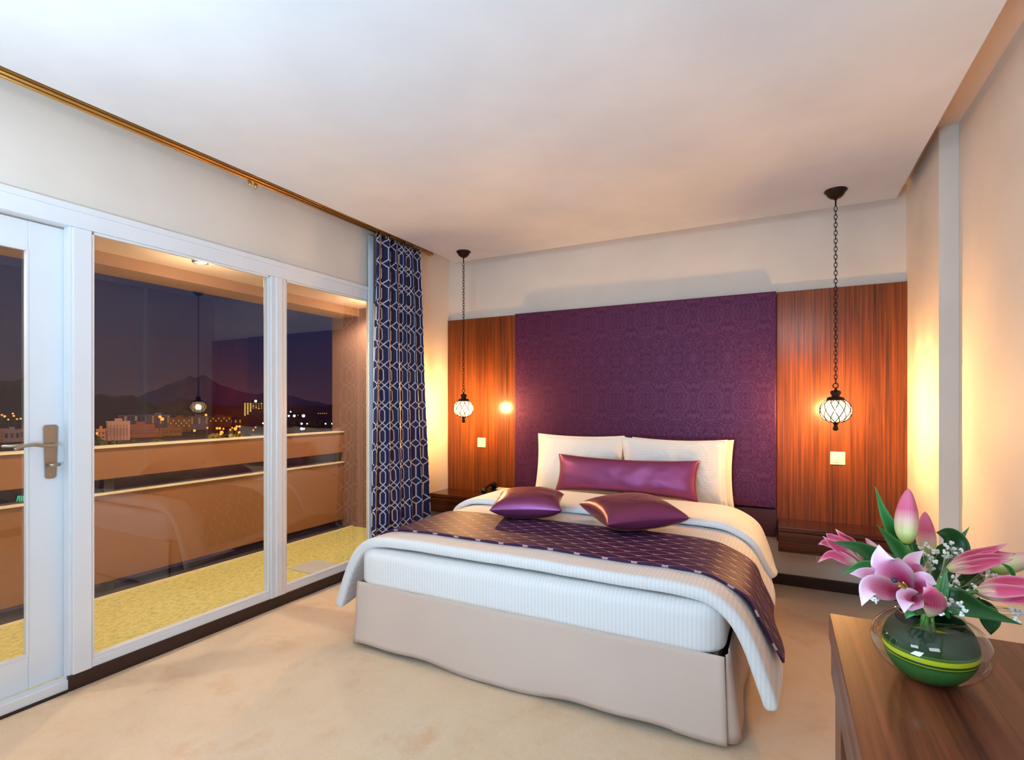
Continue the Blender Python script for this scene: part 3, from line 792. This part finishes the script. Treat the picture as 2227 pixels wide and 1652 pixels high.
BUDP = grad('pale_lily_bud', [(0, srgb(160, 190, 70)), (.4, srgb(220, 216, 160)), (.8, srgb(236, 160, 176)), (1, srgb(230, 140, 160))], None)
LF = grad('green_lily_leaf', [(0, srgb(40, 96, 30)), (.5, srgb(34, 104, 44)), (1, srgb(60, 124, 66))], srgb(70, 140, 70), .3, center=srgb(20, 70, 20))
LFD = grad('dark_green_leaf', [(0, srgb(24, 62, 20)), (.6, srgb(26, 76, 30)), (1, srgb(50, 100, 50))], srgb(40, 96, 44), .3, center=srgb(14, 50, 14))
STM = plain('green_stem', srgb(90, 130, 50), .5)
YEL = plain('yellow_filament', srgb(206, 180, 60), .5)
ANT = plain('dark_anther', srgb(44, 36, 60), .5)
GYP = plain('white_blossom', srgb(244, 244, 238), .7)
TWG = plain('fine_twig', srgb(140, 150, 110), .6)
CV = V((VX, VY, DZ + .14))
CAMV = V((0, 0, CAMZ))
def blade(pts, width, mat, parent, name, cup=.25, ruf=0, pw=.75, facing=None, twist=0, wmax=.45, tail=1.5):
    """leaf or petal along a curve; its broad side turned to 'facing'"""
    cs = catmull(pts, 8); N = len(cs) - 1
    def fn(a, b_):
        i = min(N, int(round(b_ * N))); p = cs[i]
        tg = (cs[min(N, i + 1)] - cs[max(0, i - 1)]).normalized()
        fc = ((facing if facing is not None else (CAMV - p)).normalized())
        sd = tg.cross(fc).normalized(); up = sd.cross(tg).normalized()
        if twist: 
            q = Matrix.Rotation(twist * b_, 3, tg); sd = q @ sd; up = q @ up
        t = b_
        prof = (math.sin(math.pi * t / (2 * wmax)) ** pw if t < wmax else max(.02, 1 - ((t - wmax) / (1 - wmax)) ** tail)) if t > 0 else .03
        if t == 0: prof = .28
        x = (a * 2 - 1)
        ww = width / 2 * prof
        return p + sd * (x * ww) + up * (-cup * ww * (1 - x * x) + ruf * ww * math.sin(t * 16 + x * 2) * abs(x) * x)
    return MB().grid(fn, 8, N).build(name, mat, parent, smooth=True, solid=.0009)
def bud(base, tip, wid, mat, parent, split=0):
    base, tip = V(base), V(tip); ax = (tip - base); L = ax.length; ax.normalize()
    s1 = ax.orthogonal().normalized(); s2 = ax.cross(s1)
    def fn(a, b_):
        t = b_; rr = wid / 2 * (math.sin(math.pi * (t ** .72)) ** .62 if 0 < t < 1 else .02) 
        if t < .05: rr = max(rr, wid * .14)
        ang = 2 * math.pi * a; rr *= 1 + .06 * math.cos(3 * ang) + .015 * math.cos(9 * ang)
        return base + ax * (L * t) + (s1 * math.cos(ang) + s2 * math.sin(ang)) * rr
    return MB().grid(fn, 36, 24, lambda a, b_: ((a * 3) % 1.0, b_)).build('bud', mat, parent, smooth=True)
def stem(p_to, parent, ctrl=None, r0=.0035):
    a = CV + V((random.uniform(-.02, .02), random.uniform(-.02, .02), -.09)); p_to = V(p_to)
    mid = CV.lerp(p_to, .35) + V((0, 0, .0))
    MB().tube(catmull([a, CV + (p_to - CV) * .12, mid, p_to], 7), r0, 8).build('stem', STM, parent, smooth=True)
def flower(name, loc, label, group='lily stems in the vase', cat='flower'):
    r = empty(name, loc); return tag(r, label, cat, group)

# tall bud
r = flower('lily_bud', at(1972, 1180, .97), 'tallest upright closed pink lily bud with green base')
bud(at(1971, 1182, .97), at(1976, 1062, .985), .037, BUD, r); stem(at(1971, 1183, .97), r)
blade([at(1990, 1262, .97), at(1958, 1180, .99), at(1925, 1120, 1.0), at(1903, 1058, 1.0)], .034, LF, r, 'leaf', wmax=.38, tail=.8)
blade([at(1985, 1262, .96), at(1962, 1205, .97), at(1930, 1165, .98), at(1908, 1142, .98)], .024, LF, r, 'leaf', tail=.8)
blade([at(1985, 1250, 1.0), at(1992, 1210, 1.01), at(1985, 1175, 1.02)], .03, LFD, r, 'leaf')
# second bud
r = flower('lily_bud', at(2015, 1205, 1.02), 'shorter upright pink lily bud just right of the tallest bud')
bud(at(2018, 1212, 1.03), at(2012, 1112, 1.03), .032, PK2 if False else BUD, r); stem(at(2018, 1212, 1.03), r)
blade([at(2080, 1240, 1.03), at(2090, 1195, 1.04), at(2066, 1165, 1.05), at(2037, 1157, 1.05)], .036, LFD, r, 'leaf', wmax=.6)
blade([at(2075, 1215, 1.05), at(2088, 1175, 1.06), at(2109, 1144, 1.06)], .014, LF, r, 'leaf', tail=.9)
# left half-open lily
r = flower('half_open_lily', at(1868, 1225, .93), 'half-open pink lily pointing left towards the bed')
bs = at(1880, 1238, .935)
for (c1_, c2_, w_, tp) in ((at(1840, 1195, .93), at(1800, 1180, .93), .017, at(1780, 1183, .93)), (at(1850, 1190, .95), at(1810, 1168, .96), .016, at(1797, 1160, .96)),
        (at(1858, 1188, .96), at(1835, 1168, .96), .016, at(1817, 1150, .965)), (at(1845, 1218, .92), at(1808, 1205, .92), .018, at(1779, 1222, .915)), (at(1845, 1204, .92), at(1815, 1185, .915), .018, at(1790, 1166, .91))):
    blade([bs, c1_, c2_, tp], w_, PK2, r, 'petal', cup=.5, pw=.6)
stem(bs, r)
blade([at(1962, 1250, .93), at(1925, 1225, .915), at(1872, 1192, .91), at(1806, 1176, .915)], .040, LFD, r, 'leaf', wmax=.32, tail=1.1)
blade([at(1935, 1235, .91), at(1890, 1228, .905), at(1857, 1235, .90), at(1831, 1249, .90)], .016, LF, r, 'leaf', tail=.9)
# small pale bud
r = flower('lily_bud', at(1925, 1215, .93), 'small pale yellow-green lily bud behind the open lily')
bud(at(1935, 1225, .95), at(1882, 1170, .95), .016, BUDP, r); stem(at(1935, 1225, .95), r, r0=.0025)
# open lily
r = flower('open_lily', at(1975, 1290, .87), 'fully open pink lily with white-edged petals facing the room')
ce = at(1978, 1288, .885)
D0 = .80
for c1_, c2_, tp, w_, ru in (
    (at(1958, 1255, .845), at(1922, 1225, .83), at(1911, 1184, .845), .046, .06),
    (at(1990, 1258, .87), at(1982, 1222, .86), at(2009, 1196, .87), .030, .12),
    (at(1935, 1268, .85), at(1885, 1248, .83), at(1849, 1247, .825), .026, .10),
    (at(1935, 1282, .83), at(1893, 1275, .80), at(1874, 1317, .79), .036, .05),
    (at(2000, 1278, .855), at(2012, 1262, .84), at(2038, 1270, .84), .036, .12),
    (at(1985, 1306, .85), at(1970, 1300, .815), at(1966, 1332, .80), .034, .05)):
    blade([ce, c1_, c2_, tp], w_, PK, r, 'petal', cup=.18, ruf=ru, pw=.62, wmax=.5)
blade([at(2020, 1340, .90), at(2028, 1315, .86), at(2022, 1290, .835), at(2008, 1276, .83)], .036, PK2, r, 'petal', cup=-.35)
for (dx, dy) in ((-32, -26), (-14, -22), (-22, -14)):
    a = at(1980, 1296, .862); b_ = at(1978 + dx, 1288 + dy, .79)
    MB().tube(catmull([a, a.lerp(b_, .5) + V((0, 0, .004)), b_], 5), .0014, 6).build('filament', YEL, r, smooth=True)
MB().sphere(at(1946, 1261, .788), .0048, 8, .8).build('anther', ANT, r, smooth=True)
stem(ce, r)
# right lilies
r = flower('half_open_lily', at(2062, 1240, .97), 'half-open magenta lily pointing right, above the others on that side')
bs = at(2060, 1238, .97)
for c1_, c2_, tp, w_ in ((at(2100, 1212, .97), at(2150, 1197, .97), at(2190, 1182, .97), .018), (at(2105, 1222, .955), at(2155, 1212, .95), at(2206, 1206, .95), .020),
        (at(2105, 1235, .95), at(2155, 1222, .94), at(2203, 1216, .94), .022), (at(2105, 1228, .965), at(2150, 1205, .97), at(2210, 1204, .965), .018)):
    blade([bs, c1_, c2_, tp], w_, PK2, r, 'petal', cup=.7, pw=.55)
bud(bs, at(2185, 1208, .96), .026, PK2, r); stem(bs, r)
r = flower('half_open_lily', at(2130, 1285, .92), 'deep magenta lily pointing right, lowest over the vase rim')
bs = at(2124, 1286, .92)
for c1_, c2_, tp, w_ in ((at(2165, 1270, .915), at(2220, 1264, .91), at(2290, 1275, .90), .022), (at(2165, 1285, .90), at(2220, 1285, .89), at(2290, 1292, .88), .022), (at(2165, 1292, .91), at(2220, 1302, .90), at(2290, 1312, .89), .022)):
    blade([bs, c1_, c2_, tp], w_, PK2, r, 'petal', cup=.7, pw=.5)
bud(bs, at(2280, 1290, .91), .032, PK2, r); stem(bs, r)
r = flower('lily_bud', at(2155, 1240, 1.04), 'pale pink and green lily bud at the far right, behind the magenta lilies')
bud(at(2145, 1238, 1.05), at(2262, 1208, 1.04), .038, BUDP, r); stem(at(2145, 1238, 1.05), r)
blade([at(2180, 1225, .93), at(2196, 1236, .93), at(2204, 1250, .93), at(2208, 1264, .93)], .008, LF, r, 'leaf')
# big leaves
r = flower('lily_leaf_stem', at(2050, 1300, .92), 'leafy green stem with a broad leaf drooping to the right over the vase')
blade([at(2035, 1285, .94), at(2085, 1308, .91), at(2140, 1330, .90), at(2222, 1358, .90)], .047, LFD, r, 'leaf', cup=.3, wmax=.34, tail=1.05)
blade([at(2125, 1300, .97), at(2150, 1330, .97), at(2155, 1380, .97)], .030, LFD, r, 'leaf', wmax=.7)
blade([at(2040, 1325, .93), at(2050, 1285, .93), at(2058, 1235, .94)], .018, LF, r, 'leaf')
blade([at(2060, 1320, .98), at(2095, 1280, 1.0), at(2125, 1245, 1.0), at(2130, 1225, 1.0)], .034, LFD, r, 'leaf')
blade([at(2035, 1300, 1.0), at(2050, 1250, 1.02), at(2052, 1200, 1.03), at(2062, 1180, 1.03)], .038, LFD, r, 'leaf')
blade([at(2015, 1330, .92), at(1985, 1325, .90), at(1970, 1345, .90)], .022, LF, r, 'leaf')
blade([at(2065, 1345, .93), at(2045, 1310, .915), at(2035, 1290, .91)], .012, LF, r, 'leaf')
blade([at(2010, 1320, 1.0), at(2000, 1270, 1.0), at(1990, 1235, 1.0)], .05, LFD, r, 'leaf')
blade([at(2060, 1335, 1.0), at(2085, 1300, 1.02), at(2100, 1270, 1.02)], .05, LFD, r, 'leaf')
stem(at(2050, 1300, .95), r)
# gypsophila sprays
sprays = [('between the two upright buds and the right lily', [(2003, 1192), (2013, 1183), (2022, 1190), (2030, 1199), (2040, 1199), (2018, 1207), (2026, 1214), (2033, 1222), (2022, 1226), (2028, 1236), (2021, 1238), (2017, 1228), (2010, 1205)], 1.0),
    ('behind the half-open magenta lily base', [(2058, 1185), (2072, 1180), (2063, 1190), (2075, 1193), (2057, 1200), (2061, 1210), (2055, 1212), (2068, 1209), (2091, 1196), (2080, 1203)], .99),
    ('in the middle, just right of the open lily', [(2052, 1258), (2062, 1272), (2048, 1270), (2056, 1276), (2068, 1275), (2078, 1264), (2074, 1255), (2080, 1277), (2054, 1281), (2084, 1270)], .95),
    ('beside the base of the lowest magenta lily', [(2117, 1272), (2122, 1279), (2107, 1284), (2113, 1288), (2121, 1298), (2112, 1300), (2118, 1305), (2106, 1298)], .94),
    ('spreading at the right under the pale bud', [(2132, 1244), (2142, 1239), (2148, 1243), (2153, 1252), (2163, 1249), (2170, 1256), (2180, 1261), (2145, 1260), (2152, 1262), (2137, 1249)], .98),
    ('dotted over the broad leaf and vase rim', [(2045, 1293), (2053, 1301), (2070, 1305), (2087, 1311), (2092, 1316), (2100, 1328), (2091, 1334), (2062, 1315), (2047, 1334), (2030, 1315)], .875),
    ('hanging far right beyond the leaf tip', [(2197, 1322), (2205, 1330), (2212, 1327), (2216, 1337), (2210, 1345), (2217, 1351), (2222, 1330)], .95),
    ('peeping out left under the open lily', [(1897, 1300), (1903, 1307), (1908, 1302), (1880, 1262), (1884, 1270), (1978, 1226), (1982, 1219)], .90)]
for lb, pts, dd_ in sprays:
    cpt = V((0, 0, 0)); P3 = [at(u_, v_, dd_ + random.uniform(-.012, .012)) for u_, v_ in pts]
    for p in P3: cpt += p / len(P3)
    r = flower('gypsophila_spray', cpt, "fine spray of tiny white baby's breath " + lb, "baby's breath sprays in the vase")
    tw = MB(); hub = CV.lerp(cpt, .55)
    tw.tube(catmull([CV + V((0, 0, -.05)), CV, hub], 5), .0010, 5)
    for p in P3: tw.tube(catmull([hub, hub.lerp(p, .5) + V((random.uniform(-.004, .004),) * 3), p], 3), .0005, 4)
    tw.build('stem', TWG, r)
    for p in P3:
        bm_ = MB()
        for k in range(5):
            bm_.sphere(p + V((random.uniform(-1, 1), random.uniform(-1, 1), random.uniform(-1, 1))) * .0028, random.uniform(.0016, .0030), 5)
        bm_.build('blossom', GYP, r, smooth=True)

# ---------------------------------------------------------------- far city
GZ = CAMZ - 25.0
def facade(name, wall, win, nx, nz, w_, h_, lit=None, strength=0):
    return plain(name, wall, .8, var=.12)
struct(MB().box(-7000, 3000, 60, 9000, GZ - 1, GZ).build('ground', plain('dark_city_ground', srgb(70, 52, 44), .9, var=.3)), 'dark land below the balcony')
def ridge(name, pts, d, mat, label, depth):
    """mountain ridge with real depth: profile heights at distance d, falling away in front and behind"""
    m_ = MB(); cs = []
    for i in range(len(pts) - 1):
        (u0, v0), (u1, v1) = pts[i], pts[i + 1]
        n = max(1, int(abs(u1 - u0) / 5))
        for k in range(n):
            f = k / n; f2 = f * f * (3 - 2 * f); cs.append((u0 + (u1 - u0) * f, v0 + (v1 - v0) * f2))
    cs.append(pts[-1])
    prof = [(-.5, 0), (-.3, .35), (-.12, .78), (0, 1), (.2, .6), (.5, 0)]
    for (u_, v_) in cs:
        top = at(u_, v_ + 1.2 * nz3((u_ * .13, d * .01, 0), 1), d); dirn = V((top.x, top.y, 0)).normalized()
        for j, (o_, h_) in enumerate(prof):
            jit = nz3((u_ * .05, j * 2.1, d * .001), 1) * .12 * (h_ if h_ < 1 else 0)
            m_.v.append(V((top.x, top.y, 0)) + dirn * (o_ * depth) + V((0, 0, GZ + (top.z - GZ) * max(0, h_ + jit))))
    K = len(prof)
    for i in range(len(cs) - 1):
        for j in range(K - 1): m_.f.append([i * K + j, (i + 1) * K + j, (i + 1) * K + j + 1, i * K + j + 1])
    struct(m_.build(name, mat, smooth=True, recalc=True), label)
ridge('mountain', [(60, 890), (130, 880), (300, 862), (330, 850), (372, 834), (395, 826), (412, 816), (424, 821), (441, 815), (462, 826), (480, 838), (500, 842), (520, 851), (560, 857), (585, 850), (620, 858), (680, 872), (740, 886), (800, 893)], 5200, plain('hazy_far_mountain', srgb(190, 150, 176), .95), 'hazy twin-peaked mountain far behind the city', 1500)  # haze put into the pale purple colour
ridge('mountain', [(-260, 860), (-120, 840), (-40, 828), (0, 826), (25, 829), (60, 819), (120, 822), (170, 850), (201, 860), (222, 856), (245, 862), (285, 859), (310, 868), (340, 882), (365, 873), (395, 865), (412, 868), (440, 872), (470, 878), (500, 888), (530, 890), (600, 898), (700, 902), (820, 904)], 1500, plain('dark_near_hill', srgb(96, 70, 72), .95), 'dark rolling hills behind the town', 420)

WARM = emit('lit_window_yellow', srgb(255, 214, 110), 1.1)
WHITE_L = emit('white_street_light', srgb(235, 245, 255), 5)
ORANGE_L = emit('orange_street_light', srgb(255, 128, 50), 3)
DIMY = emit('dim_yellow_window', srgb(190, 150, 80), .5)
DARKWIN = plain('dark_window', srgb(40, 32, 36), .3)
LITDIM = emit('dim_lit_window', srgb(255, 200, 130), .35)
def building(u0, u1, vt, d, wall, label, nx=0, nz=0, win=None, pil=0, rot=0, roofbox=True, winrows=None, deep=None):
    a, b_ = at(u0, vt, d), at(u1, vt, d); c_ = (a + b_) / 2; wd = (b_ - a).length; zt = a.z
    nrm = V((c_.x, c_.y, 0)).normalized(); sx = V((nrm.y, -nrm.x, 0)); q = Matrix.Rotation(rot, 3, 'Z'); nrm = q @ nrm; sx = q @ sx
    dp = deep or wd * .3; hgt = zt - GZ
    r = empty('building', (c_.x, c_.y, GZ)); tag(r, label, 'building', 'buildings of the town below')
    fr = V((c_.x, c_.y, 0)); Z = V((0, 0, 1))
    MB().obox(fr + nrm * dp / 2 + Z * (GZ + hgt / 2), sx, nrm, Z, wd / 2, dp / 2, hgt / 2).build('walls', wall, r)
    MB().obox(fr + nrm * dp / 2 + Z * (zt + .25), sx, nrm, Z, wd / 2 + .3, dp / 2 + .3, .35).build('cornice', wall, r)
    if roofbox: MB().obox(fr + nrm * dp * .5 + Z * (zt + 1.3), sx, nrm, Z, wd * .16, dp * .2, 1.0).build('roof_box', wall, r)
    if nx:
        zlo, zhi = winrows or (.25, .9)
        base = None
        for i in range(nx):
            for j in range(nz):
                x = (-.5 + (i + .5) / nx) * wd * .94; z = GZ + hgt * (zlo + (zhi - zlo) * (j + .5) / nz)
                mat = win(i, j) if callable(win) else win[(i * 7 + j * 3) % len(win)]
                if mat is None: continue
                hw, hh = wd * .94 / nx * .26, hgt * (zhi - zlo) / nz * .30
                key = mat.name
                if base is None: base = {}
                if key not in base:
                    base[key] = (MB().obox(fr - nrm * .12 + sx * x + Z * z, sx, nrm, Z, hw, .12, hh).build('window', mat, r), V((x, z, 0)))
                else:
                    o0, p0_ = base[key]; o1 = o0.copy(); col.objects.link(o1)
                    o1.location = sx * (x - p0_.x) + Z * (z - p0_.y)
    for k in range(pil):
        x = (-.5 + (k + .5) / pil) * wd * .96
        MB().obox(fr - nrm * .4 + sx * x + Z * (GZ + hgt * .42), sx, nrm, Z, wd / pil * .16, .4, hgt * .42).build('pilaster', wall, r)
    return r
B1 = plain('town_cream_wall', srgb(226, 176, 140), .8, var=.1); B2 = plain('town_orange_wall', srgb(204, 116, 70), .8, var=.1)
B3 = plain('town_white_wall', srgb(206, 190, 204), .8, var=.1); B4 = plain('town_ochre_wall', srgb(200, 130, 60), .8, var=.15); B5 = plain('town_dark_wall', srgb(90, 70, 72), .8)
building(212, 228, 934, 330, B4, 'small ochre building at the left edge of the middle window', 2, 2, [DARKWIN], rot=.2)
building(228, 238, 931, 372, B5, 'narrow dark building left of the columned one', 2, 3, [DARKWIN])
building(237, 278, 917, 351, B1, 'cream building with tall pilasters along its front', 7, 1, [DARKWIN], pil=7, winrows=(.1, .8))
building(268, 346, 903, 520, B3, 'long pale lilac building behind the columned one', 12, 2, [DARKWIN, LITDIM, DARKWIN], winrows=(.6, .95), roofbox=False)
building(281, 331, 924, 378, B2, 'orange block with two rows of dark windows', 11, 2, [DARKWIN], winrows=(.25, .68))
building(331, 352, 938, 385, B4, 'low ochre annex right of the orange block', 6, 2, [DARKWIN])
building(322, 366, 903, 480, B3, 'tall white block with a grid of small windows', 9, 4, [DARKWIN, DARKWIN, LITDIM], winrows=(.45, .97))
building(371, 412, 909, 450, B4, 'ochre block lit by orange street lights', 8, 3, [DARKWIN, LITDIM], winrows=(.35, .92))
building(352, 392, 931, 400, B4, 'low ochre block in front of the orange-lit blocks', 5, 1, [DARKWIN])
building(390, 420, 897, 620, B2, 'reddish building higher up the slope', 6, 2, [DARKWIN], winrows=(.6, .95))
building(412, 450, 906, 490, B3, 'white block with horizontal bands of windows', 8, 3, [DARKWIN, LITDIM, DARKWIN], winrows=(.45, .95))
building(451, 500, 906, 540, B2, 'wide reddish building near the bright junction', 9, 2, [DARKWIN, LITDIM], winrows=(.5, .95))
building(478, 503, 896, 640, B5, 'dark block on the rise behind the wide reddish building', 4, 2, [DARKWIN], winrows=(.6, .95))
building(501, 524, 909, 575, B5, 'low dark building with a lit roof edge beside the tower', 5, 1, [LITDIM, DARKWIN])
building(531, 577, 874, 620, B5, 'tall hotel tower with bright yellow lit windows', 8, 10, (lambda i, j: WARM if i < 3 and j >= (0, 1, 3)[i] else (DIMY if (i + j) % 5 else WARM) if j > 4 else DARKWIN), winrows=(.38, .97), rot=-.1)
building(579, 612, 905, 600, B5, 'dark low block right of the tower', 4, 1, [DARKWIN])
building(690, 712, 896, 900, B5, 'pale long building on the skyline of the right window', 5, 1, [LITDIM], winrows=(.6, .95))
building(745, 762, 899, 820, B5, 'dark building at the right end of the skyline', 3, 2, [DARKWIN, LITDIM], winrows=(.5, .95))
building(637, 664, 900, 850, B5, 'grey-blue hall on the skyline of the right window', 6, 1, [LITDIM, DARKWIN], winrows=(.5, .95))
building(12, 40, 936, 335, B3, 'pale low house seen through the door glass', 3, 1, [DARKWIN])
building(44, 62, 933, 340, B4, 'ochre house at the right edge of the door glass', 2, 1, [DARKWIN])
building(-30, 10, 934, 330, B1, 'cream house at the left edge of the door glass', 4, 1, [LITDIM, DARKWIN])

LAMPS = {}
def street_lamp(u_, v_, mat, label, hgt=8, rad=.6, d=None):
    # lamp head height above ground fixes the distance
    d = d or (25 - hgt) * FPX / (v_ - 876)
    p = at(u_, v_, d); r = empty('street_lamp', (p.x, p.y, GZ)); tag(r, label, 'street lamp', 'street lamps of the town below')
    LAMPS.setdefault(label, []).append((u_, v_, r))
    MB().tube([V((p.x, p.y, GZ)), V((p.x, p.y, p.z))], .08, 5).build('pole', B5, r)
    MB().sphere(p, rad, 6).build('lamp_head', mat, r, smooth=True)
    return p
Ls = 'orange street lamp glowing in the town below the middle window'
for u_, v_, rad in ((423, 936, .75), (451, 930, .6), (472, 931, .8), (478, 931, .8), (486, 932, .6), (482, 940, 1.0), (480, 944, .6), (501, 934, .6), (512, 932, 1.1), (515, 927, .8), (521, 927, .8), (520, 940, .7), (505, 930, .5), (448, 902, .9), (260, 925, .5), (348, 906, .9), (353, 911, .9), (211, 942, .6), (202, 949, .5), (551, 935, .5), (556, 929, .5)):
    street_lamp(u_, v_, ORANGE_L, Ls, 8 if v_ > 915 else 16, rad)
Ls = 'white light glinting in the dark flats beyond the right window'
for u_, v_, rad in ((656, 921, .8), (668, 921, .5), (656, 932, .9), (661, 932, .6), (708, 921, .6), (722, 921, .5), (733, 921, .8), (741, 922, .8), (745, 932, .7), (750, 932, .7), (632, 895, .9), (628, 904, .8), (640, 904, 1.0), (660, 904, 1.2), (745, 895, 1.0), (763, 893, .8), (753, 892, 1.0), (738, 904, .7), (556, 872, 1.2), (572, 920, .6)):
    street_lamp(u_, v_, WHITE_L, Ls, 8 if v_ > 915 else 14, rad, d=(520 if v_ < 880 else None) if v_ < 880 else (700 if v_ < 900 else None))
Ls = 'orange street lamp glowing beyond the door glass'
for u_, v_, rad in ((4, 902, .9), (10, 905, 1.0), (28, 899, 1.0), (30, 904, .9), (55, 897, 1.0), (57, 905, .8), (37, 911, .6), (45, 910, .7), (18, 912, .6), (-8, 904, .9)):
    street_lamp(u_, v_, ORANGE_L, Ls, 12, rad)
ORD = 'leftmost,second,third,fourth,fifth,sixth,seventh,eighth,ninth,tenth,eleventh,twelfth,thirteenth,fourteenth,fifteenth,sixteenth,seventeenth,eighteenth,nineteenth,twentieth,rightmost,next,next'.split(',')
for lb, ls in LAMPS.items():
    for k, (u_, v_, o_) in enumerate(sorted(ls, key=lambda q: (q[0], q[1]))):
        o_['label'] = (ORD[k] if k == 0 or k == len(ls) - 1 else ORD[k] + ' from the left') + ' ' + lb if k < len(ls) - 1 else 'rightmost ' + lb
# unseen point lights added to wash the town
for (u_, v_, hgt, P_, c_) in ((300, 950, 9, 9000, (1, .55, .28)), (345, 948, 9, 9000, (1, .5, .15)), (395, 940, 10, 16000, (1, .5, .12)), (475, 935, 10, 16000, (1, .38, .12)), (255, 962, 7, 8000, (1, .6, .35)), (320, 915, 14, 14000, (.8, .7, .9)), (435, 918, 12, 12000, (1, .6, .4)), (510, 930, 9, 9000, (1, .4, .15)), (20, 948, 9, 9000, (1, .5, .2)), (40, 915, 12, 12000, (1, .45, .15)), (540, 912, 12, 9000, (.8, .75, .8))):
    d = (25 - hgt) * FPX / (v_ - 876); point('town_fill_light', at(u_, v_, d), P_ * 1.7, c_, 1.0)
# trees by the parapet line
TREE = plain('dark_foliage', srgb(60, 78, 40), .9, var=.5)
def tree(u_, v_, d, w_, label, seed):
    p = at(u_, v_, d); r = empty('tree', (p.x, p.y, GZ)); tag(r, label, 'tree', 'trees of the town below')
    MB().tube([V((p.x, p.y, GZ)), V((p.x, p.y, p.z - w_ * .4))], .3, 6).build('trunk', B5, r)
    m_ = MB(); random.seed(seed)
    for k in range(7):
        m_.sphere(p + V((random.uniform(-1, 1) * w_ * .5, random.uniform(-1, 1) * w_ * .5, random.uniform(-.9, .3) * w_ * .4)), w_ * random.uniform(.28, .42), 6)
    m_.build('foliage', TREE, r, smooth=True)
for i, (u_, v_, d, w_, lb) in enumerate(((462, 947, 300, 3.6, 'dark round tree left of the bright junction lights'), (490, 951, 282, 3.2, 'dark round tree just below the bright junction lights'), (506, 948, 300, 4, 'dark tree below the junction, nearest the street lamps'), (526, 942, 335, 4.5, 'dark tree at the right of the junction lights'), (531, 950, 290, 5, 'small dark tree below the hotel tower'), (207, 955, 280, 4, 'olive tree at the left edge of the middle window'), (219, 962, 270, 4, 'low olive tree in front of the small ochre building'), (250, 962, 275, 4, 'olive tree in front of the columned building'), (300, 962, 280, 5, 'olive tree in front of the orange block'), (345, 960, 280, 5, 'olive tree in front of the low ochre annex'), (640, 917, 560, 8, 'dark tree at the left of the right window'), (685, 917, 560, 9, 'dark tree in the middle of the right window'), (722, 918, 560, 8, 'dark tree near the right end of the flats'))):
    tree(u_, v_, d, w_, lb, i)
# green neon sign low between the parapet bands
p = at(47, 1084, 70)
r = empty('neon_sign', p); tag(r, 'small green neon sign glimpsed in the dark gap of the parapet', 'sign')
nb = MB().obox(p + FW * .12, RT, FW, V((0, 0, 1)), .9, .05, .6).build('sign_board', DARKWIN, r)
NE = emit('green_neon', srgb(60, 230, 160), .8); ng = MB()
for k, sl in enumerate((.14, 0, 0, 0, 0)): ng.obox(p + RT * (-.55 + k * .26), RT, FW, (V((0, 0, 1)) + RT * sl * 2).normalized(), .045, .04, .38)
ng.build('neon_tubes', NE, r)
MB().obox(V((p.x, p.y, (GZ + p.z - .5) / 2)) + FW * .12, RT, FW, V((0, 0, 1)), .08, .08, (p.z - .5 - GZ) / 2).build('pole', B5, r)
random.seed(1)
